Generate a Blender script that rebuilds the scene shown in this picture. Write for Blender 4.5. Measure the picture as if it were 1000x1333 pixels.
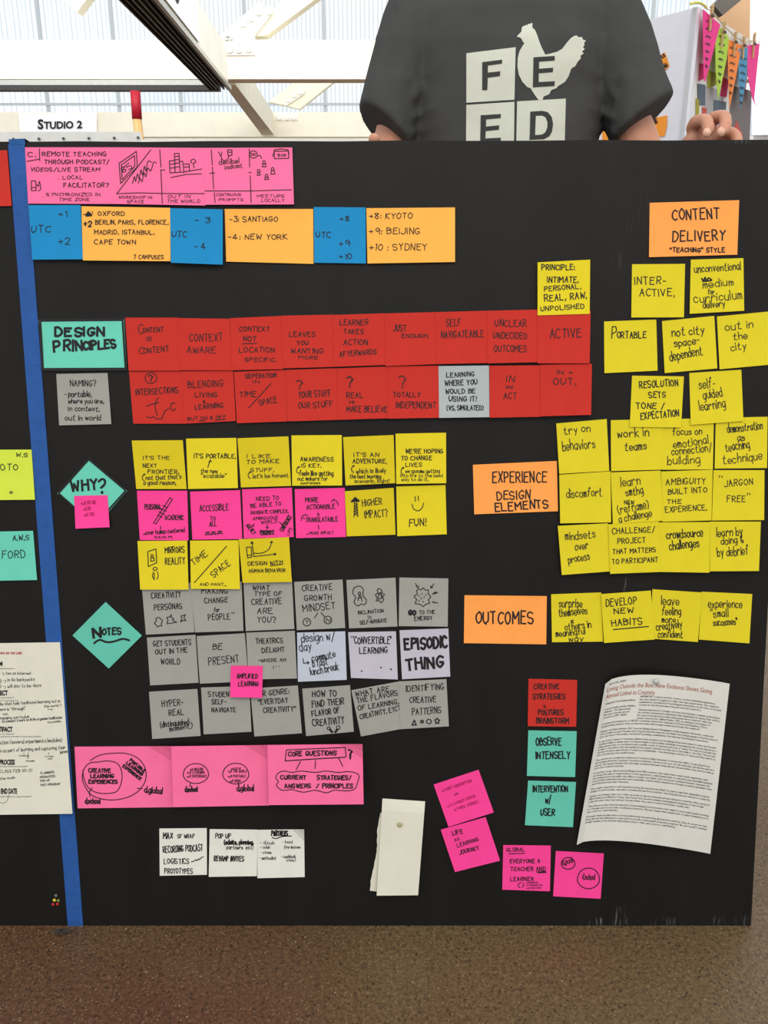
import bpy, bmesh, math, random
from mathutils import Vector, Matrix, noise
from mathutils.geometry import tessellate_polygon
from mathutils.bvhtree import BVHTree
for o in list(bpy.data.objects): bpy.data.objects.remove(o)
S = bpy.context.scene; COL = S.collection
# ---------------------------------------------------------------- camera
FPX = 1130.0; PITCH = math.radians(18.5); LEAN = math.radians(9.8)
RV = Vector((1, 0, 0)); FV = Vector((0, math.cos(PITCH), -math.sin(PITCH))); UV = Vector((0, math.sin(PITCH), math.cos(PITCH)))
BUP = Vector((0, math.sin(LEAN), math.cos(LEAN))); BN = Vector((0, -math.cos(LEAN), math.sin(LEAN)))   # board: up, normal towards the viewer
def ray(px, py): return FV * FPX + RV * (px - 500) - UV * (py - 666.5)
def hit(px, py, p, n):
    d = ray(px, py); return CAM + d * ((p - CAM).dot(n) / d.dot(n))
CAM = Vector((0, 0, 0)); P0 = FV * 1.27
CAM = Vector((0, 0, -hit(540, 1205, P0, BN).z)); P0 = CAM + FV * 1.27
cd = bpy.data.cameras.new('camera'); cam = bpy.data.objects.new('camera', cd); COL.objects.link(cam)
cd.sensor_fit = 'VERTICAL'; cd.sensor_height = 24; cd.lens = 24 * FPX / 1333; cd.clip_start = .02
cam.location = CAM; cam.rotation_euler = (math.pi / 2 - PITCH, 0, 0); S.camera = cam
# ---------------------------------------------------------------- light
S.view_settings.view_transform = 'Standard'; S.view_settings.look = 'None'; S.view_settings.gamma = 1; S.view_settings.use_curve_mapping = False
S.view_settings.exposure = 0.0
W = bpy.data.worlds.new('world'); S.world = W; W.use_nodes = True
nt = W.node_tree; nt.nodes.clear()
wo = nt.nodes.new('ShaderNodeOutputWorld'); wb = nt.nodes.new('ShaderNodeBackground'); wb.inputs[1].default_value = 1.2
tc = nt.nodes.new('ShaderNodeTexCoord'); mp = nt.nodes.new('ShaderNodeMapping'); mp.inputs['Scale'].default_value = (1, 1, 3)
nz = nt.nodes.new('ShaderNodeTexNoise'); nz.inputs['Scale'].default_value = 3.2; nz.inputs['Detail'].default_value = 3
cr = nt.nodes.new('ShaderNodeValToRGB'); cr.color_ramp.elements[0].position = .40; cr.color_ramp.elements[0].color = (.74, .84, .95, 1)
cr.color_ramp.elements[1].position = .56; cr.color_ramp.elements[1].color = (1, .975, .93, 1)
for a, b in ((tc.outputs['Generated'], mp.inputs[0]), (mp.outputs[0], nz.inputs[0]), (nz.outputs[0], cr.inputs[0]), (cr.outputs[0], wb.inputs[0]), (wb.outputs[0], wo.inputs[0])): nt.links.new(a, b)
def area(name, loc, target, size, power, col):
    l = bpy.data.lights.new(name, 'AREA'); l.shape = 'RECTANGLE'; l.size, l.size_y = size; l.energy = power; l.color = col
    o = bpy.data.objects.new(name, l); COL.objects.link(o); o.location = loc
    o.rotation_euler = (Vector(target) - Vector(loc)).to_track_quat('-Z', 'Y').to_euler(); return o
area('front_key_light', (.2, -1.5, 3.7), (.1, 1.2, .9), (2.4, 1.4), 66, (1, .94, .84))  # added key light, unseen: shades the notes, stronger towards the board top
area('truss_fill_light', (0, 4.5, 6.5), (0, 13, 2.2), (16, 5), 1250, (1, .99, .96))  # added fill, unseen: brightens the trusses and the back of the hall
# ---------------------------------------------------------------- materials
def lin(c): return tuple(((x / 255) / 12.92 if x / 255 <= .04045 else ((x / 255 + .055) / 1.055) ** 2.4) for x in c) + (1,)
MATS = {}
def mat(name, c, rough=.7, spec=.3, noise_amt=0, nscale=40, bump=0, bscale=200, metal=0, trans=0, stretch=(1, 1, 1), alpha=1):
    if name in MATS: return MATS[name]
    m = bpy.data.materials.new(name); m.use_nodes = True; t = m.node_tree; p = t.nodes['Principled BSDF']
    c = lin(c); p.inputs['Base Color'].default_value = c; p.inputs['Roughness'].default_value = rough
    p.inputs['Specular IOR Level'].default_value = spec; p.inputs['Metallic'].default_value = metal
    tx = t.nodes.new('ShaderNodeTexCoord'); mg = t.nodes.new('ShaderNodeMapping'); mg.inputs['Scale'].default_value = stretch
    t.links.new(tx.outputs['Object'], mg.inputs[0])
    n = t.nodes.new('ShaderNodeTexNoise'); n.inputs['Scale'].default_value = nscale; n.inputs['Detail'].default_value = 4
    t.links.new(mg.outputs[0], n.inputs[0])
    r = t.nodes.new('ShaderNodeValToRGB'); a = noise_amt
    r.color_ramp.elements[0].position = .3; r.color_ramp.elements[1].position = .7
    r.color_ramp.elements[0].color = tuple(x * (1 - a) for x in c[:3]) + (1,); r.color_ramp.elements[1].color = tuple(min(1, x * (1 + a)) for x in c[:3]) + (1,)
    t.links.new(n.outputs[0], r.inputs[0]); t.links.new(r.outputs[0], p.inputs['Base Color'])
    if bump:
        n2 = t.nodes.new('ShaderNodeTexNoise'); n2.inputs['Scale'].default_value = bscale; t.links.new(mg.outputs[0], n2.inputs[0])
        b = t.nodes.new('ShaderNodeBump'); b.inputs['Strength'].default_value = bump; b.inputs['Distance'].default_value = .002
        t.links.new(n2.outputs[0], b.inputs['Height']); t.links.new(b.outputs[0], p.inputs['Normal'])
    if trans: p.inputs['Transmission Weight'].default_value = trans
    MATS[name] = m; return m
PAPER = dict(
    yellow=(222, 202, 34), gold=(212, 190, 28), lemon=(218, 200, 36), pink=(250, 112, 160), hot=(246, 66, 148), blue=(26, 134, 190), orange=(250, 178, 78), orange_b=(252, 160, 78),
    red=(194, 47, 37), grey=(156, 155, 147), pale_blue=(170, 178, 178), sky=(186, 192, 204), lilac=(190, 184, 196), teal=(104, 202, 178), teal_b=(98, 190, 168),
    white=(226, 226, 214), page=(222, 217, 200), lime=(208, 224, 70), coral=(196, 84, 70), slate=(92, 104, 116), olive=(170, 160, 60), magenta=(190, 40, 100), silver=(172, 168, 170), smoke=(120, 112, 112),
    pcyan=(84, 150, 190), pgreen=(178, 212, 74), porange=(250, 140, 66), letter=(214, 211, 202))
def paper(k): return mat('paper_' + k, PAPER[k], .75, .2, .035, 30, .12, 60)
INK = mat('black_marker_ink', (26, 24, 26), .6, .3, .1); FAINT = mat('faint_pencil', (176, 36, 92), .7, .2, .1)
GREYINK = mat('grey_print', (120, 116, 108), .8, .2, .05); REDINK = mat('red_print', (178, 40, 46), .8, .2, .05); RUST = mat('rust_print', (160, 82, 66), .8, .2, .05)
TXT = mat('small_print', (70, 68, 66), .8, .2, .05)
# ---------------------------------------------------------------- objects
def mk(name, vs, fs, m, parent=None, smooth=False, origin=None, uvs=None):
    vs = [Vector(v) for v in vs]
    o = Vector(origin) if origin is not None else sum(vs, Vector()) / max(1, len(vs))
    me = bpy.data.meshes.new(name); me.from_pydata([v - o for v in vs], [], fs); me.update()
    if smooth:
        for p in me.polygons: p.use_smooth = True
    if uvs:
        l = me.uv_layers.new(name='UVMap')
        for lp in me.loops: l.data[lp.index].uv = uvs[lp.vertex_index]
    for x in (m if isinstance(m, (list, tuple)) else [m]): me.materials.append(x)
    ob = bpy.data.objects.new(name, me); COL.objects.link(ob); place(ob, o, parent); return ob
def wloc(o):
    l = Vector(o.location)
    while o.parent: o = o.parent; l += Vector(o.location)
    return l
def place(ob, o, parent):
    if parent: ob.parent = parent; ob.location = o - wloc(parent)
    else: ob.location = o
def tag(o, label=None, cat=None, group=None, kind=None):
    if label: o['label'] = label
    if cat: o['category'] = cat
    if group: o['group'] = group
    if kind: o['kind'] = kind
    return o
def empty(name, loc, label, cat, group=None):
    o = bpy.data.objects.new(name, None); COL.objects.link(o); o.location = loc; o.empty_display_size = .05
    return tag(o, label, cat, group)
class MB:
    def __init__(s): s.v = []; s.f = []
    def add(s, vs, fs):
        n = len(s.v); s.v += [Vector(v) for v in vs]; s.f += [tuple(i + n for i in f) for f in fs]; return s
    def hexa(s, a, b):   # a, b: two quads (4 points each) joined into a solid
        return s.add(list(a) + list(b), [(3, 2, 1, 0), (4, 5, 6, 7)] + [(i, (i + 1) % 4, (i + 1) % 4 + 4, i + 4) for i in range(4)])
    def box(s, c, d, R=None):
        c = Vector(c); q = [Vector((x * d[0] / 2, y * d[1] / 2, z * d[2] / 2)) for z in (-1, 1) for x, y in ((-1, -1), (1, -1), (1, 1), (-1, 1))]
        if R: q = [R @ v for v in q]
        q = [c + v for v in q]; return s.hexa(q[:4], q[4:])
    def bar(s, p, q, w, h, up=(0, 0, 1)):   # rectangular bar from p to q; w across, h along 'up'
        p, q = Vector(p), Vector(q); d = (q - p).normalized(); a = d.cross(Vector(up)).normalized() * w / 2; b = a.cross(d).normalized() * h / 2
        return s.hexa([p - a - b, p + a - b, p + a + b, p - a + b], [q - a - b, q + a - b, q + a + b, q - a + b])
    def tube(s, pts, r, n=10, cap=True):
        pts = [Vector(p) for p in pts]; rr = r if isinstance(r, (list, tuple)) else [r] * len(pts); base = len(s.v); ref = Vector((.3, .2, .93))
        for i, p in enumerate(pts):
            d = (pts[min(i + 1, len(pts) - 1)] - pts[max(i - 1, 0)]).normalized()
            a = d.cross(ref).normalized(); b = d.cross(a)
            for k in range(n):
                t = 2 * math.pi * k / n; s.v.append(p + (a * math.cos(t) + b * math.sin(t)) * rr[i])
        for i in range(len(pts) - 1):
            for k in range(n):
                k2 = (k + 1) % n; A = base + i * n; s.f.append((A + k, A + k2, A + n + k2, A + n + k))
        if cap: s.f.append(tuple(base + k for k in range(n))[::-1]); s.f.append(tuple(base + (len(pts) - 1) * n + k for k in range(n)))
        return s
    def prism(s, pts, off):
        n = len(pts); off = Vector(off); pts = [Vector(p) for p in pts]
        return s.add(pts + [p + off for p in pts], [tuple(range(n)), tuple(range(2 * n - 1, n - 1, -1))] + [(i, i + n, (i + 1) % n + n, (i + 1) % n) for i in range(n)])
    def build(s, name, m, parent=None, smooth=False, origin=None, fix=True):
        o = mk(name, s.v, s.f, m, parent, smooth, origin)
        if fix:
            bm = bmesh.new(); bm.from_mesh(o.data); bmesh.ops.recalc_face_normals(bm, faces=bm.faces); bm.to_mesh(o.data); bm.free()
        return o
def evaluated(ob):
    bpy.context.view_layer.update(); dg = bpy.context.evaluated_depsgraph_get()
    return bpy.data.meshes.new_from_object(ob.evaluated_get(dg))
# ---------------------------------------------------------------- stroke alphabet (x 0-5, y: 2 baseline, 6 x-height, 9 capitals)
G = {'A': '022942 1535', 'B': '0902 ~0929384706 ~0636454302', 'C': '~482907042243', 'D': '0902 ~092947442202', 'E': '49090242 0636', 'F': '490902 0636',
 'G': '~482907042244 254544', 'H': '0902 4942 0646', 'I': '2922', 'J': '~4944321203', 'K': '0902 490642', 'L': '090242', 'M': '0209255952', 'N': '02094249', 'O': '~29070422444729',
 'P': '0902 ~0939473605', 'Q': '~29070422444729 2452', 'R': '0902 ~0939473605 2542', 'S': '~482908063544321203', 'T': '0949 2922', 'U': '~090422234449', 'V': '092249', 'W': '0912274259',
 'X': '0942 4902', 'Y': '092649 2622', 'Z': '09490242', 'a': '~46260503223344 4642', 'b': '0902 ~042645433203', 'c': '~452605032243', 'd': '4942 ~452605032243', 'e': '~044445260503224 3'.replace(' ', ''),
 'f': '~48392712 0636', 'g': '~462605032244 ~46412010', 'h': '0902 ~04264542', 'i': '2622 2827', 'j': '~36311000 3938', 'k': '0902 460542', 'l': '2922',
 'm': '0602 ~04162522 ~24364542', 'n': '0602 ~04264542', 'o': '~260503224345 26'.replace(' ', ''), 'p': '0600 ~052645432203', 'q': '4640 ~452605032243', 'r': '0602 ~04263645',
 's': '~45260534432203', 't': '~28132242 0636', 'u': '~06032243 4642', 'v': '062246', 'w': '0612254256', 'x': '0642 4602', 'y': '0623 4610', 'z': '06460242',
 '0': '~29070422444729', '1': '182922', '2': '~0729484602 0242', '3': '~0829483726 ~2645432203', '4': '390454 3932', '5': '490906 ~0636443203', '6': '~49070322433504', '7': '094912', '8': '~26082948264422042 6'.replace(' ', ''),
 '9': '~47290725474 2'.replace(' ', ''), '.': '2123', ',': '2311', "'": '2927', '"': '1917 3937', '-': '0535', '+': '0545 2327', ':': '2526 2223', '/': '0149', '(': '~39171431', ')': '~19373411',
 '?': '~082947362 4'.replace(' ', '') + ' 2322', '!': '2925 2322', '&': '~4207283804223244', '*': '0848 2904 2944 0848', '>': '0633 3300', '=': '0646 0444'}
GX = {}
for k, v in G.items():
    st = []
    for s_ in v.split():
        sm = s_[0] == '~'; s_ = s_.lstrip('~'); st.append((sm, [(int(s_[i]), int(s_[i + 1])) for i in range(0, len(s_) - 1, 2)]))
    xs = [p[0] for a in st for p in a[1]]; GX[k] = (st, min(xs), max(xs) - min(xs))
def smoothed(p, n=3):
    if len(p) < 3: return p
    q = []; closed = p[0] == p[-1]
    for i in range(len(p) - 1):
        a = p[i - 1] if i else (p[-2] if closed else p[0]); b, c = p[i], p[i + 1]; d = p[i + 2] if i + 2 < len(p) else (p[1] if closed else p[-1])
        for k in range(n):
            t = k / n; q.append(tuple(.5 * (2 * b[j] + (c[j] - a[j]) * t + (2 * a[j] - 5 * b[j] + 4 * c[j] - d[j]) * t * t + (3 * b[j] - a[j] - 3 * c[j] + d[j]) * t ** 3) for j in (0, 1)))
    return q + [p[-1]]
def write(txt, x0, y0, x1, h, y1=None, neat=0, n=3):
    """strokes (point lists, y down) of a line of text from (x0,y0) to (x1,y1) on its baseline"""
    y1 = y0 if y1 is None else y1; out = []; cur = 0; items = []
    for ch in txt:
        if ch == ' ': cur += 3.4; continue
        st, mn, w = GX.get(ch) or GX['-']; items.append((st, mn, cur)); cur += w + 2.1
    tot = max(cur - 2.1, 1); dx, dy = x1 - x0, y1 - y0; L = math.hypot(dx, dy); h *= 1.08 if sum(c.islower() for c in txt) > len(txt) * .4 else 1; ux, uy = dx / L, dy / L; sx = L / tot; sy = h / 7.8
    R = RND
    for st, mn, c in items:
        j = 0 if neat else 1; oy = R.uniform(-.35, .35) * j; sh = R.uniform(-.07, .1) * j; sc = 1 + R.uniform(-.08, .08) * j; ox = R.uniform(-.2, .2) * j
        for sm, pts in st:
            q = [((x - mn) + c + ox + R.uniform(-.17, .17) * j, (y - 2) * sc + oy + R.uniform(-.17, .17) * j) for x, y in pts]
            q = [(x + yy * sh, yy) for x, yy in q]
            if sm: q = smoothed(q, n)
            out.append([(x0 + ux * x * sx + uy * yy * sy, y0 + uy * x * sx - ux * yy * sy) for x, yy in q])
    return out
RND = random.Random(7)
class Ink:
    def __init__(s, to): s.v = []; s.f = []; s.to = to
    def stroke(s, p, w):
        for i in range(1, len(p) - 1):      # a sharp turn starts a new piece so that the corner keeps its weight
            a, b, c = p[i - 1], p[i], p[i + 1]; d1, d2 = math.dist(a, b), math.dist(b, c)
            if d1 > w * .3 and d2 > w * .3 and ((b[0] - a[0]) * (c[0] - b[0]) + (b[1] - a[1]) * (c[1] - b[1])) / (d1 * d2) < .25:
                s.stroke(p[:i + 1], w); s.stroke(p[i:], w); return
        q = [p[0]]
        for a in p[1:]:
            if math.hypot(a[0] - q[-1][0], a[1] - q[-1][1]) > w * .12: q.append(a)
        if len(q) < 2: q = [q[0], (q[0][0] + w * .4, q[0][1] + w * .8)]
        n = len(q); base = len(s.v); h = w / 2
        def un(a, b):
            d = math.hypot(b[0] - a[0], b[1] - a[1]) or 1; return (b[0] - a[0]) / d, (b[1] - a[1]) / d
        d0, d1 = un(q[0], q[1]), un(q[-2], q[-1]); q[0] = (q[0][0] - d0[0] * h * .7, q[0][1] - d0[1] * h * .7); q[-1] = (q[-1][0] + d1[0] * h * .7, q[-1][1] + d1[1] * h * .7)
        for i in range(n):
            a = un(q[max(i - 1, 0)], q[max(i, 1)]); b = un(q[min(i, n - 2)], q[min(i + 1, n - 1)])
            tx, ty = a[0] + b[0], a[1] + b[1]; l = math.hypot(tx, ty)
            if l < .3: tx, ty = a; l = 1; k = 1
            else: tx /= l; ty /= l; k = min(1.6, 1 / max(.3, tx * a[0] + ty * a[1]))
            s.v.append(s.to(q[i][0] - ty * h * k, q[i][1] + tx * h * k)); s.v.append(s.to(q[i][0] + ty * h * k, q[i][1] - tx * h * k))
        for i in range(n - 1): A = base + 2 * i; s.f.append((A, A + 2, A + 3, A + 1))
    def mesh(s, name, m, parent): return mk(name, s.v, s.f, m, parent) if s.v else None
FONTCACHE = {}
def font_mesh(txt, bold=.0):
    """letters of the built-in typeface as (verts 2D normalised to width 1, cap height 1), faces"""
    k = (txt, bold)
    if k in FONTCACHE: return FONTCACHE[k]
    c = bpy.data.curves.new('t', 'FONT'); c.body = txt; c.resolution_u = 3; c.offset = bold; c.fill_mode = 'FRONT'; c.dimensions = '2D'
    o = bpy.data.objects.new('t', c); COL.objects.link(o); m = evaluated(o)
    vs = [(v.co.x, v.co.y) for v in m.vertices]; fs = [tuple(p.vertices) for p in m.polygons]
    bpy.data.objects.remove(o); bpy.data.curves.remove(c); bpy.data.meshes.remove(m)
    xs = [v[0] for v in vs]; a, b = min(xs), max(xs); H = .73
    FONTCACHE[k] = ([((x - a) / (b - a), y / H) for x, y in vs], fs); return FONTCACHE[k]
# ================================================================ structure
def floor_mat():
    m = bpy.data.materials.new('polished_concrete'); m.use_nodes = True; t = m.node_tree; p = t.nodes['Principled BSDF']; N = t.nodes.new; L = t.links.new
    tx = N('ShaderNodeTexCoord')
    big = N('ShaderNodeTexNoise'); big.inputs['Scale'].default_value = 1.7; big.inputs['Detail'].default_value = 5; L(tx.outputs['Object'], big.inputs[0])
    r = N('ShaderNodeValToRGB'); e = r.color_ramp.elements; e[0].position = .35; e[0].color = lin((90, 60, 41)); e[1].position = .68; e[1].color = lin((102, 82, 56)); sx_ = N('ShaderNodeSeparateXYZ'); L(tx.outputs['Object'], sx_.inputs[0]); ad = N('ShaderNodeMath'); ad.operation = 'MULTIPLY_ADD'; ad.inputs[1].default_value = .22; L(sx_.outputs[0], ad.inputs[0]); L(big.outputs[0], ad.inputs[2]); L(ad.outputs[0], r.inputs[0])  # left-to-right shift paints a reddish reflected glow into the concrete colour
    fine = N('ShaderNodeTexNoise'); fine.inputs['Scale'].default_value = 160; fine.inputs['Detail'].default_value = 6; fine.inputs['Roughness'].default_value = .7; L(tx.outputs['Object'], fine.inputs[0])
    fr = N('ShaderNodeValToRGB'); e = fr.color_ramp.elements; e[0].position = .3; e[0].color = (.38, .37, .36, 1); e[1].position = .72; e[1].color = (1.5, 1.5, 1.48, 1); L(fine.outputs[0], fr.inputs[0])
    mx = N('ShaderNodeMix'); mx.data_type = 'RGBA'; mx.blend_type = 'MULTIPLY'; mx.inputs[0].default_value = 1; L(r.outputs[0], mx.inputs[6]); L(fr.outputs[0], mx.inputs[7])
    prev = mx.outputs[2]
    for sc, lo, hi, c in ((95, .10, .2, (38, 30, 26)), (60, .03, .07, (190, 172, 142)), (150, .10, .16, (146, 126, 96)), (170, .14, .24, (40, 30, 24)), (240, .14, .24, (130, 108, 80))):
        v = N('ShaderNodeTexVoronoi'); v.inputs['Scale'].default_value = sc; L(tx.outputs['Object'], v.inputs[0])
        # only some cells carry a speck
        sepc = N('ShaderNodeSeparateColor'); L(v.outputs['Color'], sepc.inputs[0])
        g = N('ShaderNodeMath'); g.operation = 'GREATER_THAN'; g.inputs[1].default_value = .45; L(sepc.outputs[0], g.inputs[0])
        rr = N('ShaderNodeMapRange'); rr.inputs[1].default_value = lo * 1.1; rr.inputs[2].default_value = hi * 1.3; rr.inputs[3].default_value = .8; rr.inputs[4].default_value = 0; L(v.outputs['Distance'], rr.inputs[0])
        mu = N('ShaderNodeMath'); mu.operation = 'MULTIPLY'; L(g.outputs[0], mu.inputs[0]); L(rr.outputs[0], mu.inputs[1])
        q = N('ShaderNodeMix'); q.data_type = 'RGBA'; L(mu.outputs[0], q.inputs[0]); L(prev, q.inputs[6]); q.inputs[7].default_value = lin(c); prev = q.outputs[2]
    L(prev, p.inputs['Base Color']); p.inputs['Roughness'].default_value = .42; p.inputs['Specular IOR Level'].default_value = .35
    b = N('ShaderNodeBump'); b.inputs['Strength'].default_value = .15; b.inputs['Distance'].default_value = .001; L(fine.outputs[0], b.inputs['Height']); L(b.outputs[0], p.inputs['Normal'])
    return m
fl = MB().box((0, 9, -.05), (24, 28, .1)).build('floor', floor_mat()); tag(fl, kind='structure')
WHITE = mat('white_paint', (238, 236, 226), .6, .3, .04, 3, .1, 30); WARM = mat('warm_white_paint', (240, 234, 214), .6, .3, .04, 3)
ALU = mat('brushed_aluminium', (168, 168, 164), .35, .5, .06, 20, metal=.6); BLACK = mat('black_metal', (46, 44, 42), .5, .4, .08, 10)
def Y(px, py, y): return hit(px, py, Vector((0, y, 0)), Vector((0, 1, 0)))
def Z(px, py, z): return hit(px, py, Vector((0, 0, z)), Vector((0, 0, 1)))
# back wall: painted below, corrugated translucent sheets between mullions above
YB = 22.0
tag(MB().box((0, YB + .1, 1.5), (40, .2, 3.0)).build('wall_back', WHITE), kind='structure')
def poly_mat():
    m = bpy.data.materials.new('corrugated_polycarbonate'); m.use_nodes = True; t = m.node_tree; t.nodes.clear(); N = t.nodes.new; L = t.links.new
    o = N('ShaderNodeOutputMaterial'); a = N('ShaderNodeBsdfTransparent'); a.inputs[0].default_value = (.93, .96, .98, 1); b = N('ShaderNodeBsdfTranslucent'); b.inputs[0].default_value = (.9, .93, .95, 1)
    g = N('ShaderNodeBsdfGlossy'); g.inputs['Roughness'].default_value = .25; x = N('ShaderNodeMixShader'); x.inputs[0].default_value = .35; y = N('ShaderNodeMixShader'); y.inputs[0].default_value = .1
    tx = N('ShaderNodeTexCoord'); nz_ = N('ShaderNodeTexNoise'); mp_ = N('ShaderNodeMapping'); mp_.inputs['Scale'].default_value = (.15, 1, .9); L(tx.outputs['Object'], mp_.inputs[0]); L(mp_.outputs[0], nz_.inputs[0]); nz_.inputs['Scale'].default_value = 1.4
    wv = N('ShaderNodeTexWave'); wv.inputs['Scale'].default_value = 3.2; L(tx.outputs['Object'], wv.inputs[0]); rp = N('ShaderNodeValToRGB'); rp.color_ramp.elements[0].color = (.66, .72, .76, 1); rp.color_ramp.elements[1].color = (.97, .98, .99, 1); rp.color_ramp.elements[1].position = .45; L(wv.outputs[0], rp.inputs[0]); L(rp.outputs[0], a.inputs[0]); L(rp.outputs[0], b.inputs[0])
    L(nz_.outputs[0], x.inputs[0]); L(a.outputs[0], x.inputs[1]); L(b.outputs[0], x.inputs[2]); L(x.outputs[0], y.inputs[1]); L(g.outputs[0], y.inputs[2]); L(y.outputs[0], o.inputs[0]); return m
PC = poly_mat()
win = bpy.data.objects.new('window_1', None); COL.objects.link(win); win.location = (0, YB, 3); tag(win, kind='structure')
def corrug(x0, x1, z0, z1, name='pane'):
    n = int((x1 - x0) / .07); vs = []; fs = []
    for i in range(n + 1):
        x = x0 + (x1 - x0) * i / n; y = YB + (.018 if i % 2 else -.018); vs += [(x, y, z0), (x, y, z1)]
    for i in range(n): fs.append((2 * i, 2 * i + 2, 2 * i + 3, 2 * i + 1))
    return mk(name, vs, fs, PC, win)
MULL = [Y(x, 20, YB).x for x in (-330, -190, -60, 50, 145, 228, 318, 421, 540, 690, 850, 1010, 1180)]
for a, b in zip(MULL[:-1], MULL[1:]): corrug(a + .04, b - .04, 3.0, 8.2)
for x in MULL: MB().box((x, YB, 5.6), (.07, .09, 5.2)).build('mullion', mat('mullion_grey', (190, 196, 200), .5), win)
for z in (3.02, 3.62, 4.35, 8.2): MB().box(((MULL[0] + MULL[-1]) / 2, YB - .04, z), (MULL[-1] - MULL[0], .06, .05)).build('transom', mat('mullion_grey', (190, 196, 200)), win)
# roof trusses
def bolt(mb, p): mb.add([Vector(p) + Vector((math.cos(t) * .045, -.03 * (k > 0), math.sin(t) * .045)) * (1 if k < 2 else 1) for k in (0, 1) for t in [i * math.pi / 4 for i in range(8)]], [tuple(range(8, 16)), *[(i, (i + 1) % 8, (i + 1) % 8 + 8, i + 8) for i in range(8)]])
def truss(y, ytop, ybot, label, plates, braces):
    zb = Y(400, ybot, y).z; zt = Y(400, ytop, y).z; d = .3
    t = empty('roof_truss', (0, y, zb), label, 'roof truss', 'white roof trusses overhead')
    MB().box((0, y + d / 2, (zb + zt) / 2), (30, d, zt - zb)).build('bottom_chord', WARM, t)
    for pts in braces:      # quads in the photograph, given a real depth
        q = [Y(a, b, y + .04) for a, b in pts]; MB().prism(q, (0, d * .7, 0)).build('diagonal_brace', WARM, t)
    for pts, bolts in plates:
        q = [Y(a, b, y - .02) for a, b in pts]; pl = MB().prism(q, (0, .02, 0)).build('gusset_plate', WHITE, t)
        for a, b in bolts:
            m = MB(); bolt(m, Y(a, b, y - .02)); m.build('bolt', WHITE, pl)
    return zb
zb1 = truss(11.0, 52, 103, 'nearest white timber roof truss with bolted gusset plate, crossing above the aluminium track',
    [([(291, 72), (332, 72), (332, 46), (352, 20), (338, 2), (291, 42)], [(316, 30), (327, 23), (337, 15), (351, 14)]), ([(293, 47), (332, 47), (332, 70), (293, 70)], [(299, 64), (311, 64), (324, 63)])],
    [[(330, 47), (347, 46), (436, -20), (392, -34)], [(40, -30), (60, -22), (100, 16), (118, -8), (100, -40)]])
zb2 = truss(18.1, 146, 178, 'farther white timber roof truss behind the nearest one, carrying the studio sign',
    [([(359, 148), (388, 148), (388, 157), (359, 157)], [(364, 153), (374, 153), (383, 153)]), ([(368, 134), (384, 124), (398, 116), (396, 122), (384, 130), (372, 138)], [(375, 130), (383, 124), (391, 120)])],
    [[(349, 132), (390, 142), (445, 98), (395, 98)]])
tag(MB().box((0, 18.6, 2.0), (30, .1, .9)).build('wall_partition', WARM), kind='structure')
# aluminium / black tracks of the sliding partitions
yT = 10.85; zt0 = Y(200, 118, yT).z; zt1 = Y(200, 105, yT).z; tk = Z(279, 112, zt0)
tr = empty('partition_track', Y(140, 111, yT), 'aluminium sliding-partition track running level below the nearest truss, left side', 'track')
MB().box(((-9 + tk.x) / 2, yT, (zt0 + .05 + zt1) / 2), (tk.x + 9, .12, zt1 - zt0 - .05)).build('rail', ALU, tr)
MB().box(((-9 + tk.x) / 2, yT, zt0 + .02), (tk.x + 9, .14, .05)).build('seal', BLACK, tr)
l0, l1, r0, r1 = Z(154, 0, zt0), Z(272, 117, zt0), Z(199, 0, zt0), Z(294, 113, zt0)
def ext(a, b, y): k = (y - a.y) / (b.y - a.y); return a + (b - a) * k
yA, yC = 4.0, 10.8
c0 = [ext(l0, l1, yA), ext(r0, r1, yA)]; c1 = [ext(l0, l1, yC), ext(r0, r1, yC)]
t2 = empty('partition_track', (c0[0] + c1[0]) / 2, 'black grooved overhead track slanting across the upper left towards the truss', 'track')
H = Vector((0, 0, .05))
MB().hexa([c0[0] + H, c0[1] + H, c1[1] + H, c1[0] + H], [p + H * 1.4 for p in (c0[0], c0[1], c1[1], c1[0])]).build('channel', BLACK, t2)
for i in range(6):
    a = i / 5; p, q = c0[0].lerp(c0[1], .03 + a * .94), c1[0].lerp(c1[1], .03 + a * .94)
    MB().bar(p + H * .5, q + H * .5, .012, .05).build('fin', mat('worn_black_metal', (74, 70, 66), .4, .4, .1, 10) if i in (2, 3) else BLACK, t2)
hd = empty('header_beam', (c0[1] + c1[1]) / 2 + Vector((.1, 0, .3)), 'white header beam above the black overhead track, hung with a studio sign', 'beam')
a, b = c0[1] + Vector((.0, 0, .0)), c1[1] + Vector((.0, 0, .0)); TH = Vector((-.1, 0, 0)); 
MB().hexa([a + TH + H * 1.5, a + H * 1.5, b + H * 1.5, b + TH + H * 1.5], [p + Vector((0, 0, .45)) for p in (a + TH, a, b, b + TH)]).build('panel', WHITE, hd)
MB().bar(a + Vector((.02, 0, .02)), b + Vector((.02, 0, .02)), .03, .04).build('edge_strip', ALU, hd)
# brown-shaded beam carrying on between the two trusses
def ptz(x, y): return Z(x, y, zt0 + .1)
q0 = [Y(292, 111, 11.35), Y(307, 111, 11.35)]; q1 = [Y(341, 176, 18.0), Y(357, 176, 18.0)]
UPV = Vector((0, 0, .38))
MB().hexa([q0[0], q0[1], q1[1], q1[0]], [p + UPV for p in (q0[0], q0[1], q1[1], q1[0])]).build('timber_beam', WARM)
tag(bpy.data.objects['timber_beam'], 'white timber beam with shaded underside joining the two trusses', 'beam')
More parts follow.
